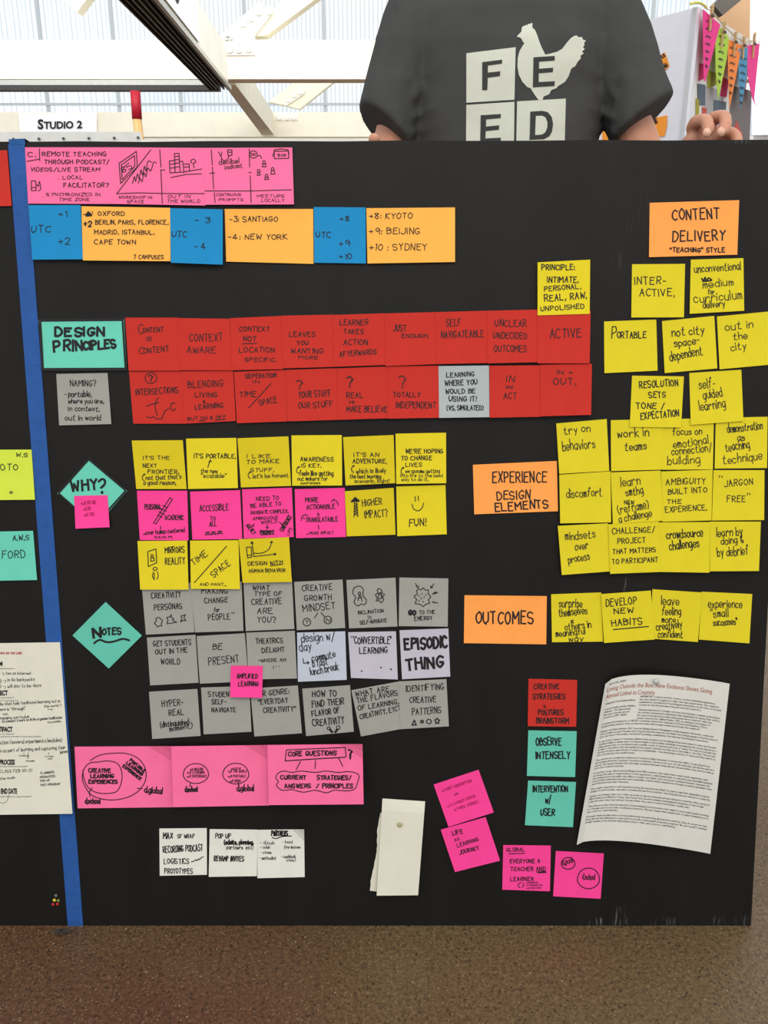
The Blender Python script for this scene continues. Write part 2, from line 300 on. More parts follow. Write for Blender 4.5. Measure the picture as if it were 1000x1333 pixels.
# studio signs
def printed(txt, fn, m, parent, bold=.0, name='lettering'):
    """fn(s,t) -> world; s 0..1 along the word, t 0..1 over the capital height"""
    vs, fs = font_mesh(txt, bold); return mk(name, [fn(x, y) for x, y in vs], fs, m, parent)
SIGNINK = mat('sign_black', (24, 24, 24), .6)
sg = MB().prism([Y(a, b, 18.05) for a, b in ((24, 147), (126, 147), (126, 179), (26, 179))], (0, .02, 0)).build('studio_sign', mat('sign_white', (246, 246, 246), .6)); tag(sg, 'white paper sign reading STUDIO 2 on the far truss, left', 'sign')
def flat(x0, y0, x1, y1, h, yy): return lambda s_, t_: Y(x0 + (x1 - x0) * s_, y0 + (y1 - y0) * s_ - h * t_, yy)
printed('S', flat(49, 167.5, 56.5, 167.6, 12.5, 18.03), SIGNINK, sg, .035)
printed('TUDIO', flat(57, 167.6, 95.5, 166.8, 9.5, 18.03), SIGNINK, sg, .035)
printed('2', flat(100, 166.8, 107, 166.6, 9.8, 18.03), SIGNINK, sg, .035)
# second sign on the header's right face
dirb = (b - a).normalized()
def hdr(yy, z): k = (yy - a.y) / (b.y - a.y); p = a + (b - a) * k; return Vector((p.x + .012, p.y, z))
z0 = zt0 + .07
s2 = MB().prism([hdr(5.8, z0 + .02), hdr(8.6, z0 + .02), hdr(8.6, z0 + .36), hdr(5.8, z0 + .36)], (.006, 0, 0)).build('studio_sign', mat('sign_white', (246, 246, 246))); tag(s2, 'white sign reading STUDIO on the header beam beside the black track', 'sign')
printed('STUDIO', lambda s_, t_: hdr(6.45 + 1.15 * s_, z0 + .1 + .16 * t_) + Vector((.01, 0, 0)), SIGNINK, s2, .02)
# red and bare-wood pole
pt = Y(176, 118.5, 10.75); pm = Y(178.5, 155, 10.75)
po = empty('striped_pole', (pt.x, 10.75, 0), 'upright pole, red above and bare wood below, right of the studio sign', 'pole')
MB().tube([pt, pm], .056, 14).build('red_section', mat('red_lacquer', (168, 26, 44), .5), po, True)
MB().tube([pm, Vector((pm.x + .08, 10.75, .0))], .05, 14).build('wood_section', mat('bare_wood', (206, 170, 116), .7, .2, .12, 6, stretch=(6, 6, .6)), po, True)
# low partition rail behind the board, left
ra = [Y(-260, 177, 4.2), Y(184, 172, 4.2)]
lp = empty('low_partition', Vector((ra[0].x / 2, 4.2, 0)), 'low white partition with a screwed metal top rail, behind the black board at left', 'partition')
ra[0].z = ra[1].z
MB().hexa([Vector((ra[0].x, 4.2, 0)), Vector((ra[1].x, 4.2, 0)), Vector((ra[1].x, 4.26, 0)), Vector((ra[0].x, 4.26, 0))], [Vector((p.x, yy, ra[1].z - .03)) for p, yy in ((ra[0], 4.2), (ra[1], 4.2), (ra[1], 4.26), (ra[0], 4.26))]).build('panel', WHITE, lp)
MB().box(((ra[0].x + ra[1].x) / 2, 4.19, ra[1].z - .035), (ra[1].x - ra[0].x, .012, .07)).build('top_rail', mat('galvanised_rail', (232, 232, 226), .5, .4, .05, 20), lp)
for x in (51, 83, 116, 149, 180, 18):
    p = Y(x, 182 - x * .012 - .5, 4.18); MB().tube([p, p - Vector((0, .006, 0))], .006, 8).build('screw', mat('screw_head', (90, 90, 90), .4, metal=.6), lp)
# upper right: tan wall, dark beam, white wall
tag(MB().prism([Y(a_, b_, 9.0) for a_, b_ in ((925, 35), (948, 0), (955, -60), (1010, -60), (985, 75), (960, 75))], (0, .1, 0)).build('wall_right', mat('tan_board', (172, 138, 106), .7, .2, .06, 3)), kind='structure')
db = MB().prism([Y(a_, b_, 8.6) for a_, b_ in ((929, 6), (941, 20), (985, -16), (975, -40))], (0, .1, 0)).build('steel_beam', mat('dark_steel', (66, 60, 54), .5, .4, .1, 5)); tag(db, 'dark steel beam crossing the tan wall, upper right', 'beam')
tag(MB().prism([Y(a_, b_, 7.8) for a_, b_ in ((984, -60), (1300, -60), (1300, 420), (978, 420))], (0, .1, 0)).build('wall_far_right', mat('pale_wall', (244, 244, 246), .6)), kind='structure')
tag(MB().prism([Y(a_, b_, 7.7) for a_, b_ in ((979, 104), (1200, 104), (1200, 170), (979, 176))], (0, .05, 0)).build('trim_1', mat('pale_blue_wall', (214, 220, 234), .6)), kind='structure')
# ================================================================ the boards
def B(px, py, h=0): return hit(px, py, P0 + BN * h, BN)
BT = .019
def board_mat():
    m = bpy.data.materials.new('black_painted_board'); m.use_nodes = True; t = m.node_tree; p = t.nodes['Principled BSDF']; N = t.nodes.new; L = t.links.new
    u = N('ShaderNodeUVMap'); mp_ = N('ShaderNodeMapping'); mp_.inputs['Scale'].default_value = (6, 1.4, 1); L(u.outputs[0], mp_.inputs[0])
    n = N('ShaderNodeTexNoise'); n.inputs['Scale'].default_value = 3; n.inputs['Detail'].default_value = 5; L(mp_.outputs[0], n.inputs[0])
    r = N('ShaderNodeValToRGB'); e = r.color_ramp.elements; e[0].position = .3; e[0].color = lin((19, 17, 15)); e[1].position = .75; e[1].color = lin((25, 23, 20)); L(n.outputs[0], r.inputs[0]); prev = r.outputs[0]
    sep = N('ShaderNodeSeparateXYZ'); L(u.outputs[0], sep.inputs[0])
    def mth(op, a, b=None, c=None):
        q = N('ShaderNodeMath'); q.operation = op
        for i, x in enumerate((a, b, c)):
            if x is None: continue
            if isinstance(x, (int, float)): q.inputs[i].default_value = x
            else: L(x, q.inputs[i])
        return q.outputs[0]
    st = N('ShaderNodeTexNoise'); st.inputs['Scale'].default_value = 9; st.inputs['Detail'].default_value = 6; mp2 = N('ShaderNodeMapping'); mp2.inputs['Scale'].default_value = (30, 3, 1); L(u.outputs[0], mp2.inputs[0]); L(mp2.outputs[0], st.inputs[0])
    streak = mth('MAXIMUM', mth('MULTIPLY', mth('SUBTRACT', st.outputs[0], .52), 5), 0)
    for (cx, cy, sx, sy, k) in SCUFFS:
        dx = mth('DIVIDE', mth('SUBTRACT', sep.outputs[0], cx), sx); dy = mth('DIVIDE', mth('SUBTRACT', sep.outputs[1], cy), sy)
        d = mth('MAXIMUM', mth('SUBTRACT', 1, mth('ADD', mth('MULTIPLY', dx, dx), mth('MULTIPLY', dy, dy))), 0)
        q = N('ShaderNodeMix'); q.data_type = 'RGBA'; L(mth('MINIMUM', mth('MULTIPLY', mth('MULTIPLY', d, streak), k), .8), q.inputs[0]); L(prev, q.inputs[6]); q.inputs[7].default_value = (.2, .2, .19, 1); prev = q.outputs[2]
    L(prev, p.inputs['Base Color']); p.inputs['Roughness'].default_value = .55; p.inputs['Specular IOR Level'].default_value = .2
    bmp = N('ShaderNodeBump'); bmp.inputs['Strength'].default_value = .12; bmp.inputs['Distance'].default_value = .001; n3 = N('ShaderNodeTexNoise'); n3.inputs['Scale'].default_value = 260; L(u.outputs[0], n3.inputs[0]); L(n3.outputs[0], bmp.inputs['Height']); L(bmp.outputs[0], p.inputs['Normal'])
    return m
BO = B(500, 1205); 
def buv(p): d = p - BO; return (d.x, d.dot(BUP))
SCUFFS = []
for (px, py, sx, sy, k) in ((806, 1197, .016, .03, .7), (782, 1201, .03, .01, .7), (868, 1202, .03, .012, .5), (960, 1200, .06, .016, .3), (830, 275, .03, .05, .06), (805, 350, .012, .03, .1), (813, 765, .006, .02, .9), (975, 182, .05, .006, .35)):
    u_ = buv(B(px, py)); SCUFFS.append((u_[0], u_[1], sx, sy, k))
BM = board_mat()
def board(corn, label):
    f = [B(*c) for c in corn]
    for i in (2, 3):   # the lower corners stand on the floor
        up = f[1] if i == 2 else f[0]; k = f[i] - up; f[i] = up + k * (-up.z / k.z)
    nx, ny = 12, 24; vs = []; fs = []; uvs = []
    for side in (0, 1):
        for j in range(ny + 1):
            for i in range(nx + 1):
                a_, b_ = i / nx, j / ny; p = (f[0].lerp(f[1], a_)).lerp(f[3].lerp(f[2], a_), b_)
                if j == 0: p = p + BUP * (.0006 * math.sin(i * 2.3))
                if side: p = p - BN * BT
                vs.append(p); uvs.append(buv(p))
    M = (nx + 1) * (ny + 1); I = lambda i, j, s_: s_ * M + j * (nx + 1) + i
    for j in range(ny):
        for i in range(nx):
            fs.append((I(i, j, 0), I(i, j + 1, 0), I(i + 1, j + 1, 0), I(i + 1, j, 0))); fs.append((I(i, j, 1), I(i + 1, j, 1), I(i + 1, j + 1, 1), I(i, j + 1, 1)))
    for i in range(nx): fs.append((I(i, 0, 0), I(i + 1, 0, 0), I(i + 1, 0, 1), I(i, 0, 1))); fs.append((I(i, ny, 0), I(i, ny, 1), I(i + 1, ny, 1), I(i + 1, ny, 0)))
    for j in range(ny): fs.append((I(0, j, 0), I(0, j, 1), I(0, j + 1, 1), I(0, j + 1, 0))); fs.append((I(nx, j, 0), I(nx, j + 1, 0), I(nx, j + 1, 1), I(nx, j, 1)))
    o = mk('display_board', vs, fs, BM, origin=(f[2] + f[3]) / 2, uvs=uvs)
    return tag(o, label, 'board', 'black display boards')
board([(21.4, 184.5), (1032, 182), (978, 1203), (98.6, 1206)], 'large black display board covered in notes, held up by the person')
board([(-330, 186), (20.6, 184.5), (97.4, 1206), (-200, 1206)], 'black display board left of the blue tape, cut off by the picture edge')
# ================================================================ sheets stuck on the board
SHEETS = []
ORG = [0, 0, 4.0]
def win_(ox, oy, s=4.0): ORG[:] = [ox, oy, s]
def P(x, y): return (ORG[0] + x / ORG[2], ORG[1] + y / ORG[2])
class Sheet:
    def __init__(s, c, lift=.0022, twist=0., bow=None, hf=None, curl=0):
        s.c = c; s.lift = lift; s.twist = twist; s.bow = bow; s.hf = hf; s.base = .0006; s.curl = curl
        xs = [p[0] for p in c]; ys = [p[1] for p in c]; s.bb = (min(xs) - 1, min(ys) - 1, max(xs) + 1, max(ys) + 1)
        s.size = (math.dist(c[0], c[1]), math.dist(c[0], c[3]))
    def px(s, u, v):
        a, b, c, d = s.c; x = (1 - v) * ((1 - u) * a[0] + u * b[0]) + v * ((1 - u) * d[0] + u * c[0]); y = (1 - v) * ((1 - u) * a[1] + u * b[1]) + v * ((1 - u) * d[1] + u * c[1])
        if s.bow: dx, dy = s.bow(u, v); x += dx; y += dy
        return x, y
    def h(s, u, v):
        if s.hf: return s.base + s.hf(u, v)
        v = min(max(v, 0), 1); r = s.base + s.lift * v ** 2.2 + s.twist * v * v * (u - .5)
        if s.curl: r += s.curl * max(0, (u - v) - .72) ** 1.6 * 8      # upper right corner curling forward
        return max(r, .0004)
    def uv(s, x, y):
        a, b, c, d = s.c; u = v = .5
        for _ in range(4):
            X = (1 - v) * ((1 - u) * a[0] + u * b[0]) + v * ((1 - u) * d[0] + u * c[0]) - x; Yv = (1 - v) * ((1 - u) * a[1] + u * b[1]) + v * ((1 - u) * d[1] + u * c[1]) - y
            xu = (1 - v) * (b[0] - a[0]) + v * (c[0] - d[0]); yu = (1 - v) * (b[1] - a[1]) + v * (c[1] - d[1]); xv = (1 - u) * (d[0] - a[0]) + u * (c[0] - b[0]); yv = (1 - u) * (d[1] - a[1]) + u * (c[1] - b[1])
            D = xu * yv - xv * yu; u -= (X * yv - Yv * xv) / D; v -= (Yv * xu - X * yu) / D
        return u, v
    def at(s, u, v, e=0): return B(*s.px(u, v), s.h(u, v) + e)
    def settle(s):
        need = 0
        for o in SHEETS:
            if o.bb[0] > s.bb[2] or o.bb[2] < s.bb[0] or o.bb[1] > s.bb[3] or o.bb[3] < s.bb[1]: continue
            for i in range(13):
                for j in range(13):
                    x, y = s.px(i / 12, j / 12); u, v = o.uv(x, y)
                    if -.03 < u < 1.03 and -.03 < v < 1.03: need = max(need, o.h(u, v) + .0007 - s.h(i / 12, j / 12))
        s.base += need; SHEETS.append(s)
    def build(s, name, m, nu=8, nv=8, thick=.00025):
        vs = []; fs = []
        for e in (0, -thick):
            for j in range(nv + 1):
                for i in range(nu + 1): vs.append(s.at(i / nu, j / nv, e))
        M = (nu + 1) * (nv + 1); I = lambda i, j, k: k * M + j * (nu + 1) + i
        for j in range(nv):
            for i in range(nu):
                fs.append((I(i, j, 0), I(i, j + 1, 0), I(i + 1, j + 1, 0), I(i + 1, j, 0))); fs.append((I(i, j, 1), I(i + 1, j, 1), I(i + 1, j + 1, 1), I(i, j + 1, 1)))
        for i in range(nu): fs.append((I(i, 0, 0), I(i + 1, 0, 0), I(i + 1, 0, 1), I(i, 0, 1))); fs.append((I(i, nv, 0), I(i, nv, 1), I(i + 1, nv, 1), I(i + 1, nv, 0)))
        for j in range(nv): fs.append((I(0, j, 0), I(0, j, 1), I(0, j + 1, 1), I(0, j + 1, 0))); fs.append((I(nu, j, 0), I(nu, j + 1, 0), I(nu, j + 1, 1), I(nu, j, 1)))
        return mk(name, vs, fs, m, smooth=False)
def draw(sheet, parent, spec, w=1.15, ink=None):
    """spec lines: 'text|x0,y0,x1,h[,y1]' or '@x,y x,y' polyline, '~x,y ..' curve, 'o cx,cy,rx,ry'; a leading wN sets the pen width in N"""
    K = Ink(lambda x, y: B(x, y, sheet.h(*sheet.uv(x, y)) + .00035)); prints = []
    for ln in spec.strip().split('\n'):
        ln = ln.strip(); pw = w
        if not ln: continue
        if ln[0] == 'w' and ln[1:2].isdigit() and ' ' in ln[:6]:
            a, ln = ln.split(' ', 1); pw = float(a[1:])
        if ln[0] in '@~' and ',' in ln:
            pts = [P(*map(float, t.split(','))) for t in ln[1:].split()]; K.stroke(smoothed(pts, 5) if ln[0] == '~' else pts, pw)
        elif ln[:2] == 'o ':
            cx, cy, rx, ry = map(float, ln[2:].split(',')); K.stroke([P(cx + rx * (1 + .03 * math.sin(3 * t)) * math.cos(t), cy + ry * math.sin(t)) for t in [i * .2645 + 1 for i in range(26)]], pw)
        elif '|' in ln:
            t, n = ln.rsplit('|', 1); n = list(map(float, n.split(','))); x0, y0 = P(n[0], n[1]); x1, y1 = P(n[2], n[4] if len(n) > 4 else n[1]); pw = min(pw * .95, n[3] / ORG[2] * (.14 if sum(ch.islower() for ch in t) > len(t) * .4 else .18)) if pw < 1.5 else pw
            if t[:2] == 'P:': prints.append((t[2:], x0, y0, x1, n[3] / ORG[2], y1)); continue
            for s_ in write(t, x0, y0, x1, n[3] / ORG[2], y1): K.stroke(s_, pw)
    K.mesh('handwriting', ink or INK, parent)
    for t, x0, y0, x1, h, y1 in prints:
        printed(t, lambda a_, b_: (lambda x, y: B(x, y, sheet.h(*sheet.uv(x, y)) + .00035))(x0 + (x1 - x0) * a_, y0 + (y1 - y0) * a_ - h * b_), INK, parent, .05, 'heading')
CN = dict(yellow='yellow', gold='darker yellow', lemon='yellow', pink='wide pink', hot='hot pink', blue='blue', orange='wide light-orange', orange_b='wide orange', red='red', grey='grey', pale_blue='pale grey', sky='pale blue', lilac='pale lilac', teal='teal', teal_b='teal', white='white', lime='lime green')
def N(col, what, c, spec, group=None, w=1.15, ink=None, lift=.0022, twist=0., curl=0, label=None):
    s = Sheet([P(c[i], c[i + 1]) for i in (0, 2, 4, 6)], lift, twist, curl=curl); s.settle()
    o = s.build('sticky_note', paper(col)); tag(o, label or f"{CN[col]} sticky note {what}", 'sticky note', group)
    if spec: draw(s, o, spec, w, ink)
    return s
# ---- blue tape over the seam
tp = Sheet([(10.5, 188), (32, 187), (108.3, 1205.5), (88.3, 1206)], 0, hf=lambda u, v: .0003)
SHEETS.append(tp); TAPE = mat('blue_painters_tape', (38, 84, 152), .7, .25, .08, 60, .3, 300)
to = tp.build('masking_tape', TAPE, 4, 40, .0002); tag(to, 'long blue masking tape strip joining the two black boards', 'tape')
a_, b_ = B(12, 189, .0012), B(33, 188, .0012); cr_ = MB()
for i in range(6):
    f0, f1 = i / 6, (i + 1) / 6; z_ = lambda f: .0009 * math.sin(f * 19); w0, w1 = a_.lerp(b_, f0), a_.lerp(b_, f1)
    up0 = BUP * (.0075 + z_(f0)); up1 = BUP * (.0075 + z_(f1))
    cr_.add([w0, w1, w1 + up1 + BN * .001, w0 + up0 + BN * .001, w1 + up1 - BN * .022, w0 + up0 - BN * .022, w1 - BN * .0235 - BUP * .02, w0 - BN * .0235 - BUP * .02], [(0, 1, 2, 3), (3, 2, 4, 5), (5, 4, 6, 7)])
cr_.build('folded_end', mat('blue_tape_folded', (30, 84, 146), .6, .3, .1, 60, .3, 200), to, fix=False)
GL = 'notes on the left board'
win_(0, 180)
N('red', 'cut off by the left picture edge, beside the blue tape', [-220, 70, 37, 62, 61, 352, -190, 358], '')
GP = 'wide pink notes of the time-zone storyboard'; GU = 'blue UTC notes'; GO = 'wide orange notes listing cities'
N('pink', 'with "remote teaching through podcast", leftmost of the top row', [130, 47, 596, 47, 612, 342, 147, 340], '''
C.|148,96,184,26
@205,55 207,118
@140,120 207,108
REMOTE TEACHING|220,92,552,24
THROUGH PODCAST/|232,133,570,24
VIDEOS/LIVE STREAM|160,172,518,22
.|305,213,308,16
LOCAL|328,213,430,20
FACILITATOR?|332,255,565,26
.|228,304,231,14
SYNCHRONIZED IN|242,300,520,18
TIME ZONE|308,326,465,17
@163,222 186,222 188,272 163,272 163,222
@163,255 188,257
~192,240 200,250 205,225 212,262 200,274''', GP)
N('pink', 'with a city skyline drawing and "workshop in space", top row', [596, 47, 1066, 50, 1070, 350, 612, 342], '''
@620,130 710,68 715,148 628,235 620,130
@632,138 700,90 702,145 636,215 632,138
85|642,182,690,34,152
@785,60 700,170 608,288
@608,288 720,284 850,287 1064,288
@832,60 838,150
@838,165 845,340
@835,165 858,165
~690,235 700,200 706,225 716,185 724,210 734,165 742,190 752,145 760,170 770,120 790,125
~720,235 730,210 740,225 750,180 760,200 770,155 785,170 800,125 815,130
WORKSHOP IN|618,314,790,16
SPACE|662,337,750,16
@885,175 882,118 910,115 912,175
@912,175 908,80 932,78 938,175
@910,95 934,93
@910,112 934,110
@911,130 936,128
@912,150 937,148
@884,135 910,133
@884,155 910,153
@938,120 952,120 958,178
@958,135 985,133 988,172
@960,150 986,148
@885,180 950,176 1050,160
@890,204 970,188 1050,185
~1000,130 993,118 1008,108 1020,122 1005,132
@1008,135 1010,155
OUT IN|875,310,990,17
THE WORLD|870,335,1040,17''', GP)
win_(200, 180)
N('pink', 'with "decibel podcast" and "meetups locally", last of the top row', [262, 50, 722, 48, 731, 344, 268, 346], '''
@300,60 306,140
@306,150 313,262
@316,282 320,335
@292,182 318,180
@268,274 500,274 718,268
@498,55 500,150
@503,195 508,335
@496,178 508,178
decibel|342,136,445,28,128
podcast|372,160,462,24,152
~338,70 350,92 355,72
~350,92 362,115 385,110 392,92
@385,60 408,60 408,88 388,90 385,60
@390,72 404,72
CONTINUOUS|326,300,455,15
PROMPTS|340,326,466,15
o 520,84,20,19
@508,80 532,80
@508,88 530,88
~540,92 555,90 562,105
o 575,124,7,8
@566,148 569,134 584,133 585,148 566,148
o 547,170,7,8
@540,192 543,178 553,178 555,192 540,192
o 620,160,7,8
@610,186 614,168 628,168 632,186 610,186
o 588,195,7,8
@578,214 582,203 596,203 600,214 578,214
@628,68 702,66 704,104 630,106 628,68
@620,95 630,60 665,55 700,60 706,80
BAR|648,95,690,16
MEETUPS|540,308,680,16
LOCALLY|562,330,680,16''', GP)
win_(0, 180)
N('blue', 'UTC "+1 +2", against the blue tape', [148, 348, 420, 348, 432, 630, 168, 632], '''
+1|305,408,348,32
UTC|163,490,262,38
+2|305,552,362,38''', GU)
N('orange', 'listing Oxford, Berlin and Paris, seven campuses', [424, 354, 886, 362, 888, 640, 432, 636], '''
w3 @448,400 460,386 474,400 450,402 470,394
@434,397 446,397
1|478,396,484,16
OXFORD|512,402,648,24
w1.8 +2|436,458,475,34
BERLIN. PARIS, FLORENCE,|498,448,876,24
MADRID, ISTANBUL.|492,500,802,24
CAPE TOWN|492,552,705,26
7 CAMPUSES|698,628,850,22''', GO)
win_(200, 180)
N('blue', 'UTC "-3 -4", between two orange notes', [86, 364, 360, 370, 360, 658, 90, 648], '''
UTC|96,515,172,34
- 3|216,440,292,34
- 4|214,578,270,34''', GU, lift=.003)
N('orange', 'listing Santiago and New York', [370, 368, 831, 368, 833, 654, 378, 642], '''
-3: SANTIAGO|396,434,645,30
-4: NEW YORK|388,526,696,28''', GO)
win_(400, 180)
N('blue', 'UTC "+8 +9 +10"', [34, 358, 304, 360, 306, 652, 36, 648], '''
UTC|48,516,122,34
+8|172,430,218,28
+9|166,562,220,36
+10|168,628,232,28''', GU)
N('orange', 'listing Kyoto, Beijing and Sydney', [308, 364, 770, 360, 770, 644, 314, 652], '''
+8: KYOTO|324,418,545,32
+9: BEIJING|324,498,585,34
+10 : SYDNEY|324,582,622,36''', GO)
# ---- content delivery group
win_(750, 250); GC = 'yellow notes around the content delivery heading'; GH = 'orange heading notes on the right'
N('orange_b', 'headed "content delivery", top right', [384, 56, 850, 42, 840, 326, 380, 339], '''
w1.9 CONTENT|504,148,745,60,134
w1.9 DELIVERY|504,258,775,58,250
w1.5 "TEACHING" STYLE|490,312,775,24''', GH)
N('lemon', 'reading "portable", below "interactive"', [146, 674, 418, 664, 425, 930, 148, 943], '''
w1.4 P|186,762,208,66
w1.4 ORTABLE|214,760,364,38''', GC)
N('lemon', 'reading "not city space-dependent"', [448, 672, 720, 645, 736, 918, 462, 943], '''
w1.3 not city|500,752,668,48,738
w1.3 space-|512,808,645,44,790
w1.3 dependent|492,880,660,54,846''', GC)
N('lemon', 'reading "out in the city", at the right edge', [734, 648, 1005, 622, 1018, 898, 748, 923], '''
out in|780,722,922,46,704
the|822,770,892,40,762
city|808,826,888,44,818''', GC)
N('lemon', 'reading "interactive", under the content delivery note', [292, 376, 568, 374, 562, 652, 288, 653], '''
w1.3 INTER-|308,480,468,44
w1.3 ACTIVE.|332,542,510,40''', GC)
N('lemon', 'reading "unconventional medium for curriculum delivery"', [598, 352, 872, 344, 876, 618, 592, 634], '''
unconventional|618,420,858,44,404
w2 ~655,450 665,462 672,445 680,462 690,448 705,460 660,465
medium|662,500,820,42,485
for|688,532,720,30
curriculum|618,578,866,50,556
delivery|664,606,776,38,594''', GC)
win_(600, 320)
# ---- red rows
GR = 'red notes in the two design principle rows'
win_(40, 400)
N('red', 'reading "intersections" with a circled question mark', [512, 334, 787, 332, 800, 606, 534, 606], '''
o 626,368,30,28
w1.6 ?|615,384,636,32
INTERSECTIONS|548,458,768,34,444
~602,515 630,505 668,495
~665,470 652,490 648,520 658,562
~602,570 620,575 640,570 655,580 680,580 690,560 700,540 718,528
~752,500 735,500 728,525 745,538 752,525''', GR)
N('red', 'reading "blending living & learning, but on & off"', [785, 332, 1054, 328, 1068, 592, 800, 606], '''
BLENDING|820,420,1000,36,410
LIVING|856,468,970,26
&|898,498,910,18
LEARNING|856,532,1002,28,522
w1.4 BUT ON & OFF|818,590,1016,18,578
@876,592 910,590
@962,588 1016,582''', GR)
win_(250, 400)
N('red', 'reading "seperation in time / space"', [218, 336, 487, 326, 497, 594, 234, 604], '''
SEPERATION|280,370,438,24,364
IN|318,396,350,18
TIME|248,466,335,30
@412,396 295,524
SPACE|352,510,442,32,495''', GR)
N('red', 'reading "your stuff, our stuff"', [487, 326, 754, 317, 762, 586, 498, 594], '''
w1.5 ?|546,428,576,54
YOUR STUFF|556,472,724,36,462
OUR STUFF|556,528,732,34,518''', GR)
N('red', 'reading "real vs make believe"', [754, 318, 1020, 308, 1024, 578, 762, 586], '''
w1.8 ?|806,415,836,62
REAL|806,472,890,32
vs|816,500,846,24
MAKE BELIEVE|806,545,1016,34''', GR)
win_(450, 400)
N('red', 'reading "totally independent"', [219, 308, 486, 304, 488, 575, 223, 580], '''
w1.5 ?|280,420,314,72
TOTALLY|250,468,388,28
INDEPENDENT|264,524,468,34''', GR)
N('pale_blue', 'reading "learning where you would be using it" in the red row', [484, 306, 747, 303, 749, 572, 487, 576], '''
w1.3 LEARNING|526,365,670,26,358
w1.3 WHERE YOU|518,408,684,28,402
w1.3 WOULD BE|522,452,674,26,446
w1.3 USING IT!|538,490,680,28
w1.3 (VS. SIMULATED)|528,535,716,26''', 'grey notes among the red rows')
win_(600, 320)
N('red', 'reading "in and act"', [149, 624, 412, 622, 416, 890, 150, 895], '''
IN|238,708,278,36
and|234,742,270,20
ACT|224,796,290,34''', GR)
N('red', 'reading "in + out", last of the lower red row', [413, 620, 683, 614, 679, 880, 415, 888], '''
IN +|500,668,585,22
OUT.|482,722,598,38''', GR)
win_(40, 400)
N('red', 'reading "content is content", first of the upper red row', [492, 54, 766, 54, 777, 330, 510, 330], '''
w1.1 C|562,136,584,54
ONTENT|586,132,690,26,126
IS|604,175,628,22
C|566,242,588,40
ONTENT|590,240,718,32,230''', GR)
N('red', 'reading "context aware"', [764, 56, 1036, 60, 1048, 328, 776, 328], '''
CONTEXT|828,178,1000,40,172
AWARE|815,238,962,36''', GR)
win_(250, 400)
N('red', 'reading "context not location specific"', [197, 57, 467, 45, 474, 322, 208, 328], '''
CONTEXT|246,124,402,26
NOT|268,176,332,28
@262,190 338,188
LOCATION|246,234,428,28
SPECIFIC.|276,283,440,22''', GR)
N('red', 'reading "leaves you wanting more"', [463, 44, 737, 38, 742, 310, 474, 318], '''
LEAVES|506,152,640,26
YOU|546,196,606,24
WANTING|516,240,682,28
MORE|556,270,655,20''', GR)
N('red', 'reading "learner takes action afterwards"', [734, 40, 1004, 31, 1015, 300, 741, 310], '''
LEARNER|770,92,915,30
TAKES|792,138,892,26
ACTION|790,196,914,32
AFTERWARDS|770,258,960,28,242''', GR)
win_(450, 400)
N('red', 'reading "just enough"', [203, 32, 469, 25, 472, 296, 208, 306], '''
JUST|248,124,315,36
ENOUGH.|292,158,432,22''', GR)
N('red', 'reading "self navigateable"', [468, 25, 738, 18, 744, 290, 471, 296], '''
SELF|526,98,600,38
NAVIGATEABLE|498,160,720,38,154''', GR)
win_(600, 320)
N('red', 'reading "unclear undecided outcomes"', [136, 338, 402, 332, 401, 606, 140, 612], '''
UNCLEAR|180,420,342,38
UNDECIDED|170,482,344,34
OUTCOMES|174,552,342,38''', GR)
N('red', 'reading "active", last of the upper red row', [400, 340, 676, 336, 671, 612, 400, 612], '''
w1.3 ACTIVE|466,482,628,50,472''', GR)
N('yellow', 'reading "principle: intimate, personal, real, raw, unpolished"', [400, 86, 674, 72, 671, 354, 400, 362], '''
w1.4 PRINCIPLE:|422,125,592,30
w1.4 INTIMATE.|452,190,612,32
w1.4 PERSONAL,|436,236,625,26,222
w1.4 REAL, RAW.|438,290,655,36,272
w1.4 UNPOLISHED|418,340,642,26,325''', None)
win_(40, 400)
N('teal', 'headed "design principles" in thick black marker', [40, 60, 485, 58, 500, 328, 60, 330], '''
w3.6 @47,68 478,64
w2.6 @478,66 494,320
w3 @58,322 494,320
w3.4 @48,66 62,322
w1.2 @40,62 486,60
w1.2 @62,329 500,327
w3.2 DESIGN|128,150,380,48
w3.2 PRIN|124,232,268,58,222
w3.2 CIPLES|276,222,442,46,208''', None)
N('grey', 'reading "naming?" below the design principles note', [133, 347, 400, 342, 420, 608, 148, 615], '''
NAMING?|206,410,340,34
-|176,460,186,16
portable,|196,466,316,32
where you are,|196,500,380,28
in context,|196,540,360,28
out in world|180,588,365,30''', 'grey notes among the red rows')
# ---- why block
GW = 'yellow and pink answer notes in the why block'
win_(80, 560)
hook = lambda x, y: f'~{x+10},{y} {x},{y+10} {x},{y+25} {x+10},{y+34}\nw2 @{x+6},{y+2} {x+12},{y-1}'
N('gold', 'reading "it\'s the next frontier"', [366, 54, 632, 52, 652, 306, 390, 306], '''
IT'S THE|426,152,562,20
NEXT|426,194,495,22
FRONTIER.|450,226,610,22
not that that's|440,260,625,26,252
a good reason.|428,284,595,26\n''' + hook(422, 230), GW)
N('yellow', 'reading "it\'s portable, the new scalable"', [649, 44, 911, 40, 919, 301, 660, 306], '''
IT'S PORTABLE.|692,145,905,24
@762,195 775,155
@768,167 775,155 781,166
the new|726,222,812,24
"scalable"|728,247,858,24''', GW)
win_(270, 560)
N('gold', 'reading "I like to make stuff"', [157, 42, 422, 32, 436, 290, 175, 298], '''
I LIKE|206,144,328,20
TO MAKE|204,176,372,22,170
STUFF.|226,216,345,20
let's be honest|238,250,422,24,244\n''' + hook(214, 218), GW)
N('yellow', 'reading "awareness is key"', [438, 27, 700, 25, 702, 288, 442, 289], '''
AWARENESS|486,162,655,24
IS KEY.|488,194,592,22
feels like getting|480,236,655,28
out makers for|470,262,625,24
awareness|486,281,588,18\n''' + hook(466, 192), GW)
